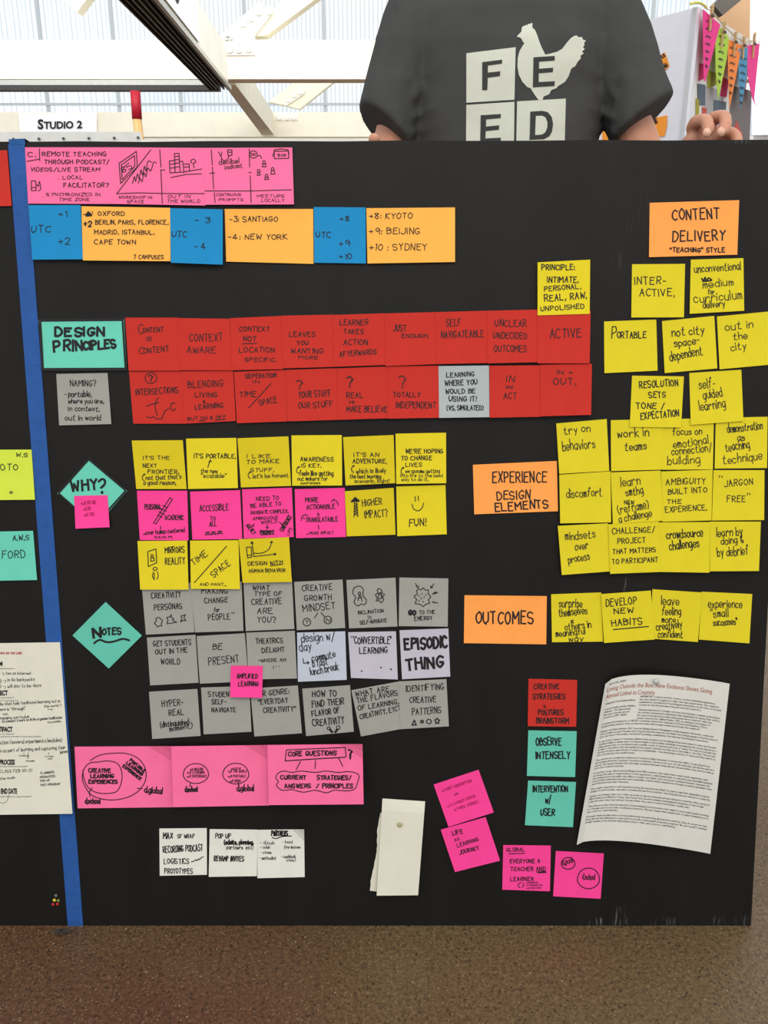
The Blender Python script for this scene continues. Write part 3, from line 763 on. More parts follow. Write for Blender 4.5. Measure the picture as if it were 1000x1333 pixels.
N('gold', 'reading "it\'s an adventure"', [707, 36, 970, 25, 978, 276, 720, 288], '''
IT'S AN|764,138,892,22
ADVENTURE.|758,172,932,24
which is likely|776,226,930,26,220
the best learning|742,250,905,24
scenario, Right!|766,274,948,22\n''' + hook(752, 186), GW)
win_(450, 400)
N('yellow', 'reading "we\'re hoping to change lives"', [260, 658, 523, 653, 524, 916, 264, 920], '''
WE'RE HOPING|312,760,506,24
TO CHANGE|290,796,448,24
LIVES|312,830,396,22
we assume getting|312,862,490,22
into life to the best|286,884,508,20
way to do it.|292,904,430,20\n''' + hook(290, 836), GW)
win_(80, 560)
N('hot', 'reading "personal academic" with a drawn stick', [393, 315, 655, 315, 662, 574, 408, 572], '''
PERSONAL|434,412,520,28
@480,482 565,352 578,360 492,488 480,482
ACADEMIC|540,466,636,26
@528,390 552,405
@518,408 546,422
@508,425 536,440
@500,440 525,455
@516,500 517,516
over human centered|440,544,642,26,530
**|486,570,514,18
*|526,570,546,18
*|558,566,578,18
w1.6 @428,542 436,541''', GW)
N('hot', 'reading "accessible to all"', [670, 320, 930, 312, 942, 567, 682, 570], '''
ACCESSIBLE|720,422,870,34,416
TO|774,468,802,22
ALL|770,500,808,28
w1.3 ***|748,552,838,26,548
@750,545 836,536''', GW)
win_(270, 560)
N('hot', 'reading "need to be able to navigate complex, ambiguous world"', [181, 308, 440, 299, 450, 556, 190, 564], '''
NEED TO|254,368,372,22,362
BE ABLE TO|226,404,382,22,392
NAVIGATE COMPLEX,|228,438,422,20,430
AMBIGUOUS|238,468,366,18,462
WORLD|280,488,364,18,482
@245,488 232,500 242,500
@312,492 312,512
@306,506 312,512 318,506
@375,478 390,494 390,486
w1.5 PROMPT|276,540,346,20
@278,545 348,541
w1.4 AGENCY|200,495,236,22,545
w1.4 CONFIDENCE|395,530,440,24,450
w1.4 LIFE|424,548,442,16,512''', GW)
N('hot', 'reading "more actionable & translatable"', [455, 307, 715, 300, 722, 556, 462, 562], '''
MORE|510,374,578,26
ACTIONABLE|518,412,664,26,408
&|574,444,584,16
TRANSLATABLE|514,478,678,26,474
@578,495 580,515
w1.4 MORE IMPACT|532,544,658,16,540
@518,542 526,541
~645,372 655,362 664,360
@660,362 664,370
@672,366 676,378
@680,378 682,392
~490,470 492,450 505,440
@498,455 506,462
@508,438 514,446
@518,438 522,444''', GW)
N('gold', 'reading "higher impact?" with an upward arrow', [716, 318, 970, 300, 980, 544, 726, 553], '''
@764,452 766,372
@784,450 778,372
w2.6 @752,372 770,353 788,368 760,368 770,358 780,366
~766,380 780,388 766,394 780,402 766,408 782,416 766,422 782,430 766,436 782,444
HIGHER|808,396,910,36,386
IMPACT?|822,460,940,42,450''', GW)
win_(400, 540)
N('yellow', 'reading "fun!" with a smiley face', [464, 373, 720, 365, 727, 622, 469, 632], '''
@562,425 564,450
@578,422 580,448
~545,465 555,490 578,500 598,485 606,460
w1.3 FUN!|532,582,618,44,578''', GW)
# ---- grey block (before the yellow notes that overlap it)
GG = 'grey notes of the notes block'
win_(180, 740)
N('grey', 'reading "creativity personas" with three doodled shapes', [18, 85, 275, 75, 293, 332, 40, 345], '''
CREATIVITY|68,156,222,32,150
PERSONAS|84,218,228,32,208
~105,255 92,262 94,272 84,285 92,292 100,304 110,298 122,298 120,286 126,272 116,262 105,255
@150,285 155,268 148,255 165,252 172,240 172,255 185,262 178,270 200,280 150,288
@220,278 228,262 222,248 246,240 238,255 248,272 236,270 220,278''', GG)
N('grey', 'reading "making change for people"', [272, 72, 538, 68, 548, 325, 296, 333], '''
MAKING|330,130,465,30
CHANGE|346,182,466,28,176
for|394,226,422,26
PEOPLE|366,270,478,32,264
"|486,250,496,24''', GG)
N('grey', 'reading "what type of creative are you?"', [548, 58, 800, 50, 813, 315, 560, 326], '''
WHAT|596,112,682,26
TYPE OF|604,142,746,24
CREATIVE|592,190,746,32,184
ARE|620,235,700,30
YOU?|620,282,716,34''', GG, lift=.004)
win_(370, 740)
N('grey', 'reading "creative growth mindset, Y or N"', [52, 70, 304, 58, 318, 310, 66, 321], '''
CREATIVE|94,118,248,32,110
GROWTH|108,170,246,32,162
MINDSET|100,226,266,38,208
@175,230 158,258
@192,230 214,256
o 118,279,20,20
Y|110,288,126,20
o 228,268,20,20
N|219,278,238,20''', GG)
N('grey', 'reading "inclination to self-navigate" with two blobs', [324, 60, 580, 48, 590, 302, 338, 312], '''
~370,98 395,92 412,110 410,140 428,165 420,188 400,185 385,195 365,178 372,150 358,130 362,105 370,98
o 392,130,6,7
@385,168 390,142 398,142 406,170
@384,155 404,150
~495,105 510,115 506,125 522,135 512,148 518,162 505,178 495,168 480,168 484,152 476,138 488,125 485,112 495,105
@490,130 505,125 508,155 490,160 492,130 512,145
w1.3 INCLINATION|386,240,518,20,228
w1.3 TO|434,262,452,16
w1.3 SELF-NAVIGATE|396,292,535,20,278''', GG)
N('grey', 'reading "go to the energy" with a spiky blob', [600, 47, 855, 52, 852, 303, 597, 300], '''
@685,78 695,100
@688,90 695,100 702,90
@780,80 764,102
@763,90 764,102 774,98
w1.6 @798,125 775,133 788,122
@800,180 772,173 782,180
@690,115 700,105 712,112 725,100 735,112 752,112 750,130 764,148 752,162 757,182 738,186 725,198 705,186 682,182 690,162 676,145 694,132 690,115
@700,140 704,144
@715,130 719,133
@712,155 716,158
@728,150 731,146
@738,135 741,139
@722,172 726,176
@700,170 703,166
w2.4 GO|650,242,684,24
w1.3 TO THE|704,238,785,20,234
w1.3 ENERGY|680,272,772,22,266''', GG)
win_(180, 740)
N('grey', 'reading "get students out in the world"', [45, 360, 298, 345, 314, 595, 62, 609], '''
GET STUDENTS|80,405,274,30,396
OUT IN THE|90,448,256,28,436
WORLD|120,498,216,30''', GG)
N('grey', 'reading "be present"', [304, 352, 555, 337, 575, 588, 321, 600], '''
BE|388,422,436,34
PRESENT|368,504,524,42,486''', GG)
N('grey', 'reading "theatrics delight"', [562, 334, 815, 324, 827, 573, 575, 578], '''
THEATRICS|614,392,752,28,386
DELIGHT|646,438,762,26,432
w1.4 WHERE AM|640,488,768,18,484
@628,478 634,480
w1.4 I"|704,524,734,18''', GG)
win_(370, 740)
N('sky', 'reading "design w/ day, commute, lunch break"', [67, 334, 318, 327, 326, 580, 72, 590], '''
design w/|90,384,262,50,372
day|82,430,142,50,424
@98,470 102,494 130,490
@120,484 130,490 122,498
commute|148,486,268,44,460
b fast|150,514,228,42,500
lunch break|140,556,285,44,528''', GG)
N('lilac', 'reading "convertible learning"', [333, 332, 582, 327, 592, 578, 348, 570], '''
"|352,380,362,30
w1.3 CONVERTIBLE|366,392,550,38
w2 '|556,384,560,34
w1.3 LEARNING|394,445,538,34,438
w1.6 @402,534 405,535
w1.6 @502,515 506,516
w2 @555,524 558,526''', GG)
N('lilac', 'reading "episodic thing" in thick black marker', [601, 322, 855, 312, 865, 563, 614, 577], '''
w3.2 EPISODIC|630,420,850,62,412
w3.2 THING|640,532,828,66,512''', GG)
win_(180, 740)
N('grey', 'reading "hyper-real (distinguished moment)"', [56, 642, 308, 627, 325, 872, 73, 888], '''
HYPER-|124,722,235,34,710
REAL|160,768,236,32,760
(distinguished|116,828,265,32,812
moment)|164,848,282,30,830''', GG)
N('grey', 'reading "student self-navigate"', [327, 620, 578, 612, 590, 850, 341, 864], '''
STUDENT|366,668,490,28
SELF-|384,706,458,26
NAVIGATE|384,748,508,26''', GG)
N('grey', 'reading "our genre: everyday creativity"', [583, 625, 831, 609, 853, 858, 605, 875], '''
OUR GENRE:|608,668,786,28,650
"EVERYDAY|626,708,778,28,698
CREATIVITY"|652,752,820,28,742''', GG)
win_(370, 740)
N('grey', 'reading "how to find their flavor of creativity"', [94, 626, 343, 607, 363, 850, 114, 873], '''
w1.3 HOW TO|148,670,272,34,664
w1.3 FIND THEIR|146,724,312,36,706
w1.3 FLAVOR OF|146,770,290,32,752
w1.3 CREATIVITY|150,822,312,38,806
w3 @238,838 250,852
o 232,832,8,7
w3 @276,840 266,852
o 282,828,9,9''', GG)
N('grey', 'reading "what are the flavors of learning", tilted', [350, 634, 600, 588, 640, 830, 400, 875], '''
WHAT ARE|374,668,548,30,638
THE FLAVORS|382,702,592,30,660
OF LEARNING,|388,740,598,28,704
CREATIVITY, ETC?|398,785,606,28,738''', GG)
N('grey', 'reading "identifying creative patterns"', [596, 588, 845, 576, 858, 822, 605, 837], '''
IDENTIFYING|636,642,832,34,628
CREATIVE|654,698,790,32,696
PATTERNS|668,764,818,36,752
w1.6 @678,790 666,815 688,815 678,790
w1.6 @712,792 724,792 724,803 712,803 712,792
w1.3 o 754,797,13,11
w1.6 @785,790 798,780 802,788 810,790 804,798 806,806 798,804 790,808 790,798 785,790''', GG)
win_(80, 560)
N('yellow', 'reading "mirrors reality" with a mirror doodle', [396, 577, 655, 575, 662, 830, 410, 830], '''
@450,632 492,618 496,690 452,710 450,632
o 472,655,6,8
@464,682 467,664 480,664 484,680 464,682
o 488,722,11,8
~480,738 474,760 484,778
~500,738 504,760 497,775
@484,745 482,778
MIRRORS|540,640,640,34,636
REALITY|542,700,642,36,694''', GW)
N('yellow', 'reading "time / space and many..."', [670, 575, 922, 573, 930, 828, 674, 826], '''
TIME|688,706,762,34,650
@860,604 692,794
SPACE|796,768,880,36,700
AND MANY...|722,810,858,16''', GW)
win_(270, 560)
N('gold', 'reading "design with human behavior" with a curve graph', [163, 568, 425, 557, 440, 790, 184, 795], '''
@203,610 228,608 232,660 210,665 203,610
@206,652 232,650
@232,580 242,658 358,645
@226,590 232,580 239,590
@348,640 358,645 349,651
~240,640 280,640 320,620 335,578
@328,586 335,578 340,586
DESIGN WITH|212,705,390,22,698
@328,706 392,698
HUMAN BEHAVIOR|218,742,405,20,738''', GW)
win_(180, 740)
N('hot', 'small, reading "amplified learning", stuck over grey notes', [482, 506, 649, 507, 645, 674, 478, 670], '''
w1.4 AMPLIFIED|514,572,620,26
w1.4 LEARNING|522,612,625,26''', 'small hot pink notes', lift=.004)
win_(0, 560)
N('teal', 'turned diamond-wise, reading "why?"', [297, 327, 462, 140, 665, 312, 500, 499], '''
w2.4 @306,327 464,150
w2.8 @464,152 655,313
w2.4 @652,318 560,420
w2.4 @308,332 388,402
w1 @299,326 462,142 662,312
w3 WHY|374,318,508,56,306
w3 ~514,268 530,255 546,262 544,282 526,300
w3.4 @530,322 533,326''', 'teal diamond notes', lift=.001)
N('hot', 'small with faint pencil writing, below "why?"', [386, 342, 560, 338, 571, 505, 393, 513], '''
w.8 DO WE|424,388,500,20,382
w.8 DO|436,418,472,18,414
w.8 THIS|440,448,490,18,444''', 'small hot pink notes', ink=FAINT, lift=.004)
win_(90, 770, 1000 / 120)
N('teal_b', 'turned diamond-wise, reading "notes" underlined by a wave', [36, 477, 396, 113, 790, 478, 430, 836], '''
w3.6 N|265,498,345,100,485
w2.2 OTES|364,472,562,76,462
w2.6 ~272,562 300,538 340,525 390,545 440,550 500,538 560,518 600,515 652,530''', 'teal diamond notes', lift=.001)
# ---- left board
win_(0, 560)
N('lime', 'at the left edge, ending "W.S" and "yoto"', [-100, 102, 164, 101, 182, 362, -85, 364], '''
W.S|84,138,142,22
KYOTO|-60,208,90,34
w.8 @0,343 8,338 14,344
w.8 @30,340 44,340
w.8 ~55,345 60,335 68,345 74,336 84,346 92,337 100,346 106,338 116,346
o 58,324,7,5''', GL)
N('teal', 'at the left edge, reading "A.W.S" and "oxford"', [-100, 530, 172, 524, 193, 780, -80, 785], '''
A.W.S|66,575,150,28,571
OXFORD|-55,668,130,42,662''', GL)
# ---- experience design block
GE = 'yellow notes of the experience design block'
win_(750, 480); 
N('lemon', 'reading "demonstration as teaching technique"', [728, 256, 998, 250, 995, 517, 722, 520], '''
demonstration|790,334,972,46,314
as|842,374,880,38
teaching|782,432,905,50,412
technique|768,498,970,48,472''', GE)
N('lemon', 'reading "focus on emotional connection building"', [450, 262, 718, 258, 713, 524, 454, 526], '''
focus on|505,347,655,42,340
emotional|510,415,690,46,390
connection/|500,452,708,44,428
building|478,500,645,48,490''', GE)
N('lemon', 'reading "work in teams"', [181, 268, 452, 262, 458, 525, 183, 533], '''
w1.3 work in|218,360,380,48,348
w1.3 teams|256,427,368,46,420''', GE)
win_(600, 560)
N('lemon', 'reading "discomfort"', [513, 232, 780, 214, 783, 480, 518, 485], '''
discomfort|552,352,736,50,342''', GE)
N('lemon', 'reading "try on behaviors"', [497, -35, 760, -58, 773, 212, 513, 227], '''
try on|540,25,675,46,5
behaviors|532,107,700,54,90''', GE)
win_(750, 480)
N('lemon', 'reading "ambiguity built into the experience"', [442, 535, 712, 526, 706, 790, 450, 797], '''
AMBIGUITY|470,605,674,34,600
BUILT INTO|480,655,680,30,642
THE|476,702,548,24
EXPERIENCE.|466,748,680,32,735''', GE)
N('lemon', 'reading "learn something new, reframe a challenge"', [181, 540, 440, 530, 452, 792, 192, 808], '''
learn|236,614,336,50,600
smthg|262,664,350,46,648
NEW|252,705,302,22
(reframe)|222,757,380,48,725
a challenge|226,800,395,44,770''', GE)
N('lemon', 'reading "jargon free"', [716, 528, 982, 528, 980, 788, 708, 790], '''
"|748,590,760,34
JARGON|772,614,920,36,602
FREE|788,692,882,34
"|892,680,904,34''', GE)
win_(600, 560)
N('lemon', 'reading "mindsets over process"', [505, 498, 767, 485, 782, 735, 526, 754], '''
mindsets|545,572,702,48,560
over|598,625,665,46,618
process|562,692,672,46,675''', GE)
win_(750, 640)
N('lemon', 'reading "learn by doing & by debrief"', [697, 156, 963, 156, 953, 413, 697, 415], '''
learn by|734,236,868,48,228
doing &|758,276,872,42,266
by debrief|738,340,898,52,328''', GE)
N('lemon', 'reading "crowdsource challenges"', [430, 160, 697, 158, 695, 422, 435, 418], '''
w1.3 crowdsource|472,246,662,52,234
w1.3 challenges|488,304,642,50,288''', GE)
N('lemon', 'reading "challenge / project that matters to participant"', [168, 170, 430, 155, 440, 418, 178, 428], '''
CHALLENGE/|190,220,412,32,210
PROJECT|218,272,362,30,264
THAT MATTERS|192,324,415,26,314
TO PARTICIPANT|190,378,425,28,366''', GE)
N('lemon', 'reading "experience small successes"', [654, 521, 918, 533, 903, 790, 640, 770], '''
experience|690,605,865,48
"small|702,656,792,46,650
successes"|716,700,840,40,692''', GE)
N('lemon', 'reading "leave feeling more creatively confident"', [398, 508, 656, 525, 635, 783, 388, 765], '''
leave|445,590,536,50
feeling|448,642,545,48
more|448,682,518,36
creatively|420,724,552,46,708
confident|428,760,555,42''', GE, lift=.0012)
win_(600, 660, 2.5)
N('lemon', 'reading "surprise themselves & others in meaningful way"', [294, 284, 457, 278, 463, 438, 297, 440], '''
surprise|320,326,395,30
themselves|320,357,412,28,348
&|358,378,368,12
others in|340,402,425,26,392
meaningful|310,423,405,24,414
way|352,438,398,22''', GE)
win_(750, 640)
N('lemon', 'reading "develop new habits"', [130, 533, 390, 515, 410, 770, 146, 788], '''
w1.3 DEVELOP|158,598,315,42,584
w1.3 NEW|198,636,298,30,630
w1.4 HABITS|188,700,345,36,690
w1.4 @195,718 378,702''', GE)
win_(750, 480)
N('lemon', 'reading "resolution sets tone / expectation"', [292, 36, 562, 40, 547, 306, 280, 303], '''
w1.4 RESOLUTION|332,102,530,38,88
w1.4 SETS|380,152,466,32,148
w1.4 TONE /|315,208,462,34
w1.4 EXPECTATION|338,264,536,38,248''', GC, lift=.003)
N('lemon', 'reading "self-guided learning"', [590, 22, 861, 5, 872, 272, 598, 292], '''
self-|642,106,726,54,98
guided|666,160,764,52,142
learning|646,220,778,54,200''', GC, lift=.003)
win_(600, 660, 2.5)
N('orange_b', 'reading "outcomes"', [12, 287, 280, 290, 278, 447, 10, 443], '''
w2 OUTCOMES|50,380,235,42''', GH)
win_(600, 560)
N('orange_b', 'reading "experience design elements"', [63, 180, 500, 160, 506, 422, 70, 438], '''
w1.7 EXPERIENCE|165,272,445,58
w1.7 DESIGN|190,362,360,48,356
w1.9 ELEMENTS|180,424,455,46,402''', GH)
# ---- bottom
win_(80, 950); GB = 'wide pink notes in the bottom row'
N('pink', 'with nested circles round "creative learning experiences"', [68, 88, 574, 85, 583, 403, 84, 409], '''
~150,160 200,132 270,122 340,124 400,150 436,200 438,260 410,310 360,345 290,364 220,362 160,342 125,300 108,250 120,200 150,172 190,168 240,162 285,172 308,200 316,245 305,295 280,325 220,332 170,322 135,295 116,250 112,210
w1.5 CREATIVE|142,222,256,22
w1.5 LEARNING|152,250,272,20
w1.5 EXPERIENCES|142,280,290,20
w1.5 PORTABLE|354,162,430,15,222
w1.5 LEARNING|336,176,418,15,240
w1.5 EXPERIENCE|318,192,408,15,262
w1.5 d.school|124,385,200,30
w1.5 d.global|432,326,524,34,334
~160,302 145,325 150,348
@395,305 420,306''', GB, lift=.0012, curl=.012)
N('pink', 'with two small separate circles', [572, 86, 1078, 79, 1083, 394, 582, 403], '''
o 700,228,66,52
o 908,228,68,54
w.8 CREATIVE|670,212,738,14
w.8 LEARNING|655,228,745,14
w.8 EXPERIENCE|655,248,755,14
w1.5 d.school|645,322,708,28
w.8 SET OF|885,208,935,12
w.8 THE WORLD|870,222,965,14
w.8 PORTABLE|868,248,960,14
w.8 CREDIT|878,272,935,14
w1.5 d.global|915,318,1000,32
@672,278 668,295
@920,272 922,292''', GB, lift=.0012, curl=.012)
win_(250, 950)
N('pink', 'with "core questions" in a box', [392, 79, 888, 74, 894, 388, 400, 392], '''
@485,160 492,105 798,92 802,140
w1.4 @485,162 640,152 798,143
w1.5 CORE QUESTIONS|502,138,752,26,132
w2.6 ?|816,142,832,44
w2.4 @823,149 825,149
@565,165 542,208
@643,160 641,202
@765,150 785,190
~450,225 480,215 520,222 570,215 640,222 700,215 760,222 820,218 868,235 860,280 845,310 800,318 740,315 700,328 640,315 580,325 520,312 470,315 440,290 450,270 436,250 450,225
w1.5 CURRENT|462,258,592,22
w1.5 STRATEGIES/|652,260,830,24
w1.5 ANSWERS  /|484,302,660,22
w1.5 PRINCIPLES|680,303,836,24''', GB, lift=.0012, curl=.012)
GT = 'white task notes in the bottom row'
N('white', 'headed "partners" with its corner curling', [340, 521, 584, 518, 587, 767, 341, 773], '''
w1.5 PARTNERS|414,552,498,28
w1.3 ~418,562 440,566 470,556 518,553
- d.hub|355,596,428,18
- colab|355,618,405,16
- steam|358,645,412,16
- methodist|352,676,438,18
- host|470,592,525,18
the maven|478,618,565,18
- cashbook|465,668,540,18
tricks?|492,686,540,16''', GT, lift=.001, curl=.014)
N('white', 'headed "pop up", with "revamp invites"', [92, 517, 342, 520, 338, 762, 87, 766], '''
w1.3 POP UP|122,565,200,26
w1.5 (admits, planning,|168,596,320,24
partners  etc)|180,622,318,22
w1.4 REVAMP INVITES|115,684,270,28''', GT, lift=.001)
win_(80, 950)
N('white', 'listing "recording podcast, logistics, prototypes"', [510, 514, 757, 512, 758, 755, 512, 760], '''
w1.4 MAX|530,566,578,32
w1.4 SF WRAP|605,564,692,22
w1.2 RECORDING PODCAST|530,640,735,36,630
LOGISTICS|535,698,664,30
@676,688 690,684
~690,684 700,676 706,682 714,672 720,676 730,664 740,664
PROTOTYPES|538,748,682,28''', GT, lift=.001)
win_(640, 870, 4.3); GS = 'notes in the lower right column'
N('red', 'reading "creative strategies & postures brainstorm"', [207, 58, 480, 65, 474, 327, 203, 324], '''
w1.4 CREATIVE|238,115,378,30
w1.4 STRATEGIES|232,172,412,32
w1.4 &|293,222,306,18
w1.4 POSTURES|262,260,402,32
w1.4 BRAINSTORM|250,308,432,32''', GS)
N('teal_b', 'reading "observe intensely"', [206, 347, 477, 352, 468, 609, 198, 602], '''
w1.6 OBSERVE|250,430,390,46
w1.6 INTENSELY|250,505,438,42''', GS)
N('teal_b', 'reading "intervention w/ user"', [205, 628, 473, 636, 456, 889, 187, 878], '''
w1.5 INTERVENTION|233,692,426,38
w1.6 w/|303,752,332,42
w1.6 USER|275,824,352,40''', GS)
GJ = 'hot pink notes scattered at the bottom'
N('hot', 'headed "global", everyone a teacher and learner', [66, 989, 332, 992, 327, 1248, 60, 1239], '''
w1.4 GLOBAL|84,1025,186,22
@97,1038 186,1036
w1.3 EVERYONE A|104,1090,270,24
w1.3 TEACHER AND|108,1134,302,24
@252,1140 305,1138
@262,1145 305,1143
w1.3 LEARNER|106,1190,235,24
~165,1200 150,1208 152,1222 160,1228
~172,1225 180,1215 176,1203
w.8 EXPERTISE|195,1204,262,9
w.8 TRANSFER FOR|195,1218,285,9
w.8 EACH OTHER|197,1234,278,9''', GJ)
N('hot', 'with two circles, the lowest note at right', [360, 1022, 629, 1036, 611, 1290, 345, 1276], '''
w1.3 o 429,1092,38,33
w1 d.pool|398,1100,456,34,1086
w1.3 o 543,1176,62,58
w1 d.school|508,1180,578,34,1184''', GJ)
win_(470, 990, 5)
N('hot', 'tilted, with faint pencil writing, beside the blank white strip', [473, 156, 766, 60, 865, 338, 570, 432], '''
w.9 NOT CONSUMPTION|530,205,720,20,140
w.9 BUT|608,230,636,14,220
w.9 LEARNER DRIVEN|565,305,745,18,238
w.9 NEW JOURNEY|610,328,768,20,275''', GJ, ink=FAINT)
N('hot', 'tilted, reading "life as learning journey"', [519, 450, 812, 368, 906, 652, 612, 726], '''
w1.4 LIFE|598,488,664,30,472
w1.4 AS|612,527,642,20,517
w1.4 LEARNING|630,565,765,26,522
w1.4 JOURNEY|642,612,770,28,580''', GJ)
# ---- folded blank paper with its pin
bk = Sheet([P(128, 340), P(180, 330), P(160, 860), P(62, 847)], 0, hf=lambda u, v: .0006 + .002 * (1 - u) * v)
rag = random.Random(3); R0 = [rag.uniform(-1, 1) for _ in range(25)]
bk.bow = lambda u, v: ((1 - u) * (R0[int(v * 24)] * .5 - 1.2 * math.sin(v * 9)), 0); SHEETS.append(bk)
pf = empty('folded_paper', bk.at(.5, .5), 'blank cream strip of folded paper with a torn edge, pinned to the board', 'paper')
WP = mat('paper_cream', (222, 218, 200), .8, .2, .03, 20, .2, 90)
o_ = bk.build('torn_back_leaf', WP, 3, 24); o_.parent = pf; o_.location -= pf.location
fr_ = Sheet([P(140, 247), P(418, 266), P(372, 877), P(102, 880)], 0, hf=lambda u, v: .0045 + .004 * v * v + .0035 * math.exp(-(v * 14) ** 2) * -1 + .0015 * math.sin(u * 3)); SHEETS.append(fr_)
o_ = fr_.build('front_leaf', WP, 6, 16); o_.parent = pf; o_.location -= pf.location
def pushpin(px, py, h, c, label, r=.0035, ln=.006, group=None):
    p = B(px, py, h); t = mat('pin_' + label.split()[0] + str(c[0]), c, .25, .5)
    e = empty('push_pin', p, label, 'push pin', group); up = BN
    MB().tube([p, p + up * .0012, p + up * .0012, p + up * ln * .8, p + up * ln * .8, p + up * ln], [r * .75, r * .75, r * .55, r * .6, r, r * .85], 12).build('head', t, e, True)
    MB().tube([p - up * min(h, .004), p + up * .0002], .0006, 6).build('needle', mat('steel_pin', (180, 180, 180), .3, metal=.9), e)
pushpin(520.4, 1072.6, .0062, (176, 170, 130), 'brass coloured pin through the folded cream paper', .0042, .003)
for x, y, c, l in ((73.3, 1165, (96, 112, 84), 'dull green pin topping the small pin cluster beside the tape'), (71.3, 1171, (214, 196, 60), 'yellow pin in the small cluster beside the tape'), (76.3, 1171.6, (120, 130, 60), 'olive pin at the right of the small cluster beside the tape'), (69.6, 1176.6, (170, 40, 44), 'red pin at the lower left of the cluster beside the tape'), (75.2, 1176.2, (176, 36, 40), 'red pin at the lower right of the cluster beside the tape')):
    pushpin(x, y, .0003, c, l, .0026, .0025, 'small coloured push pins low on the left board')
# ---- printed article, bowed
A_ = lambda x, y: (670 + x / 3.0303, 870 + y / 3.0303)
art = Sheet([A_(358, 62), A_(849, 61), A_(772, 732), A_(245, 697)], 0, bow=lambda u, v: (0, -((12 - 3 * v) * math.sin(math.pi * min(1, max(0, u)) ** .62) ** .85)),
            hf=lambda u, v: .003 + .020 * math.sin(math.pi * min(1, max(0, u)) ** .75) + .004 * (1 - u) * v)
art.base = .001; SHEETS.append(art)
ao = art.build('printed_article', paper('letter'), 20, 12); tag(ao, 'printed white article sheet bowing off the board, lower right', 'paper')
WMM, HMM = 192.0, 222.0
def art_to(x, y): return art.at(x / WMM, y / HMM, .0004)
def art_lines(name, m, lines, w, h, neat=1):
    K = Ink(art_to, )
    for t, u0, v, u1 in lines:
        for s_ in write(t, u0 * WMM, v * HMM, u1 * WMM, h, neat=neat, n=2): K.stroke(s_, w)
    return K.mesh(name, m, ao)
for t, u0, v, u1 in (('Living Outside the Box: New Evidence Shows Going', .03, .075, .87), ('Abroad Linked to Creativity', .03, .118, .42)):
    vs, fs = font_mesh(t, .0); mk('title', [art_to((u0 + (u1 - u0) * x) * WMM, v * HMM - 6.2 * y) for x, y in vs], fs, RUST, ao)
art_lines('body_text', TXT, [('April 23, 2009', .04, .034, .17)], .45, 2.3)
art_lines('link_line', GREYINK, [('Adapted from Science News', .04, .155, .27)], .5, 2.4)
side = ['Living Outside the Box: Maddux,', 'Galinsky; The Relationship', 'Between Living Abroad and', 'Creativity (PDF, 182KB)']
paras = [(.31, ['WASHINGTON - Living in another country can be a cherished experience,', 'but new research suggests it might also help expand minds. This research,', 'published by the American Psychological Association, is the first of its kind', 'to look at the link between living abroad and creativity.']),
 (.31, ['"Gaining experience in foreign cultures has long been a classic prescription', 'for artists interested in stimulating their imaginations or honing their crafts.', 'But does living abroad actually make people more creative?" asks the', "study's lead author, William Maddux, PhD, an assistant professor of"]),
 (.04, ['organizational behavior at INSEAD, a business school with campuses in France and Singapore. "It\'s a', 'longstanding question that we feel we\'ve been able to begin answering through this research."']),
 (.04, ['Maddux and Adam Galinsky, PhD, from the Kellogg School of Management at Northwestern University, conducted', 'five studies to test the idea that living abroad and creativity are linked. The findings appear in the May issue of', 'the Journal of Personality and Social Psychology, published by the American Psychological Association.']),
 (.04, ['In one study, master of business administration students at the Kellogg School were asked to solve the Duncker', 'candle problem, a classic test of creative insight. In this problem, individuals are presented with three objects on a', 'table placed next to a cardboard wall: a candle, a pack of matches and a box of tacks. The task is to attach the', 'candle to the wall so that the candle burns properly and does not drip wax on the table or the floor. The correct', 'solution involves using the box of tacks as a candleholder - one should empty the box of tacks and then tack it to', 'the wall placing the candle inside.']),
 (.04, ['The solution is considered a measure of creative insight because it involves the ability to see objects as', 'performing different functions from what is typical i.e., the box is not just for the tacks but can also be used as a', 'stand. The results showed that the longer students had spent living abroad, the more likely they were to come up', 'with the creative solution.']),
 (.04, ['In another study, also involving Kellogg School MBA students, the researchers used a mock negotiation test', 'involving the sale of a gas station. In this negotiation, a deal based solely on sale price was impossible because', 'the minimum price the seller was willing to accept was higher than the buyer\'s maximum. However, because the', 'two parties\' underlying interests were compatible, a deal could be reached only through a creative agreement that', 'satisfied both parties\' interests.']),
 (.04, ['Here again, negotiators with experience living abroad were more likely to reach a deal that demanded creative', 'insight. In both studies, time spent traveling abroad did not matter; only living abroad was related to creativity.']),
 (.04, ['Maddux and Galinsky then ran a follow-up study to see why living abroad was related to creativity. With a group of', 'MBA students at INSEAD in France, they found that the more students had adapted themselves to the foreign', 'cultures when they lived abroad, the more likely they were to solve the Duncker candle task.']),
 (.04, ['"This shows us that there is some sort of psychological transformation that needs to occur when people are living', 'in a foreign country in order to enhance creativity. This may happen when people work to adapt themselves to a', 'new culture," said Galinsky.']),
 (.04, ['Although these studies show a strong relationship between living abroad and creativity, they do not prove that', 'living abroad and adapting to a new culture actually cause people to be more creative. "We just couldn\'t randomly', 'assign people to live abroad while others stay in their own country," said Maddux.'])]
L_ = [(t, .04, .19 + i * .0175, .04 + .0079 * len(t)) for i, t in enumerate(side)]; v_ = .135
for k, (u0, ls) in enumerate(paras):
    for t in ls: L_.append((t, u0, v_, min(.955, u0 + (.0083 if u0 < .1 else .0086) * len(t)))); v_ += .0168
    v_ += .0125 if k != 1 else -.001
art_lines('body_text', TXT, L_, .34, 2.3)
pushpin(852.5, 884.5, .0215, (186, 188, 182), 'clear pin at the top of the printed article', .0045, .010)
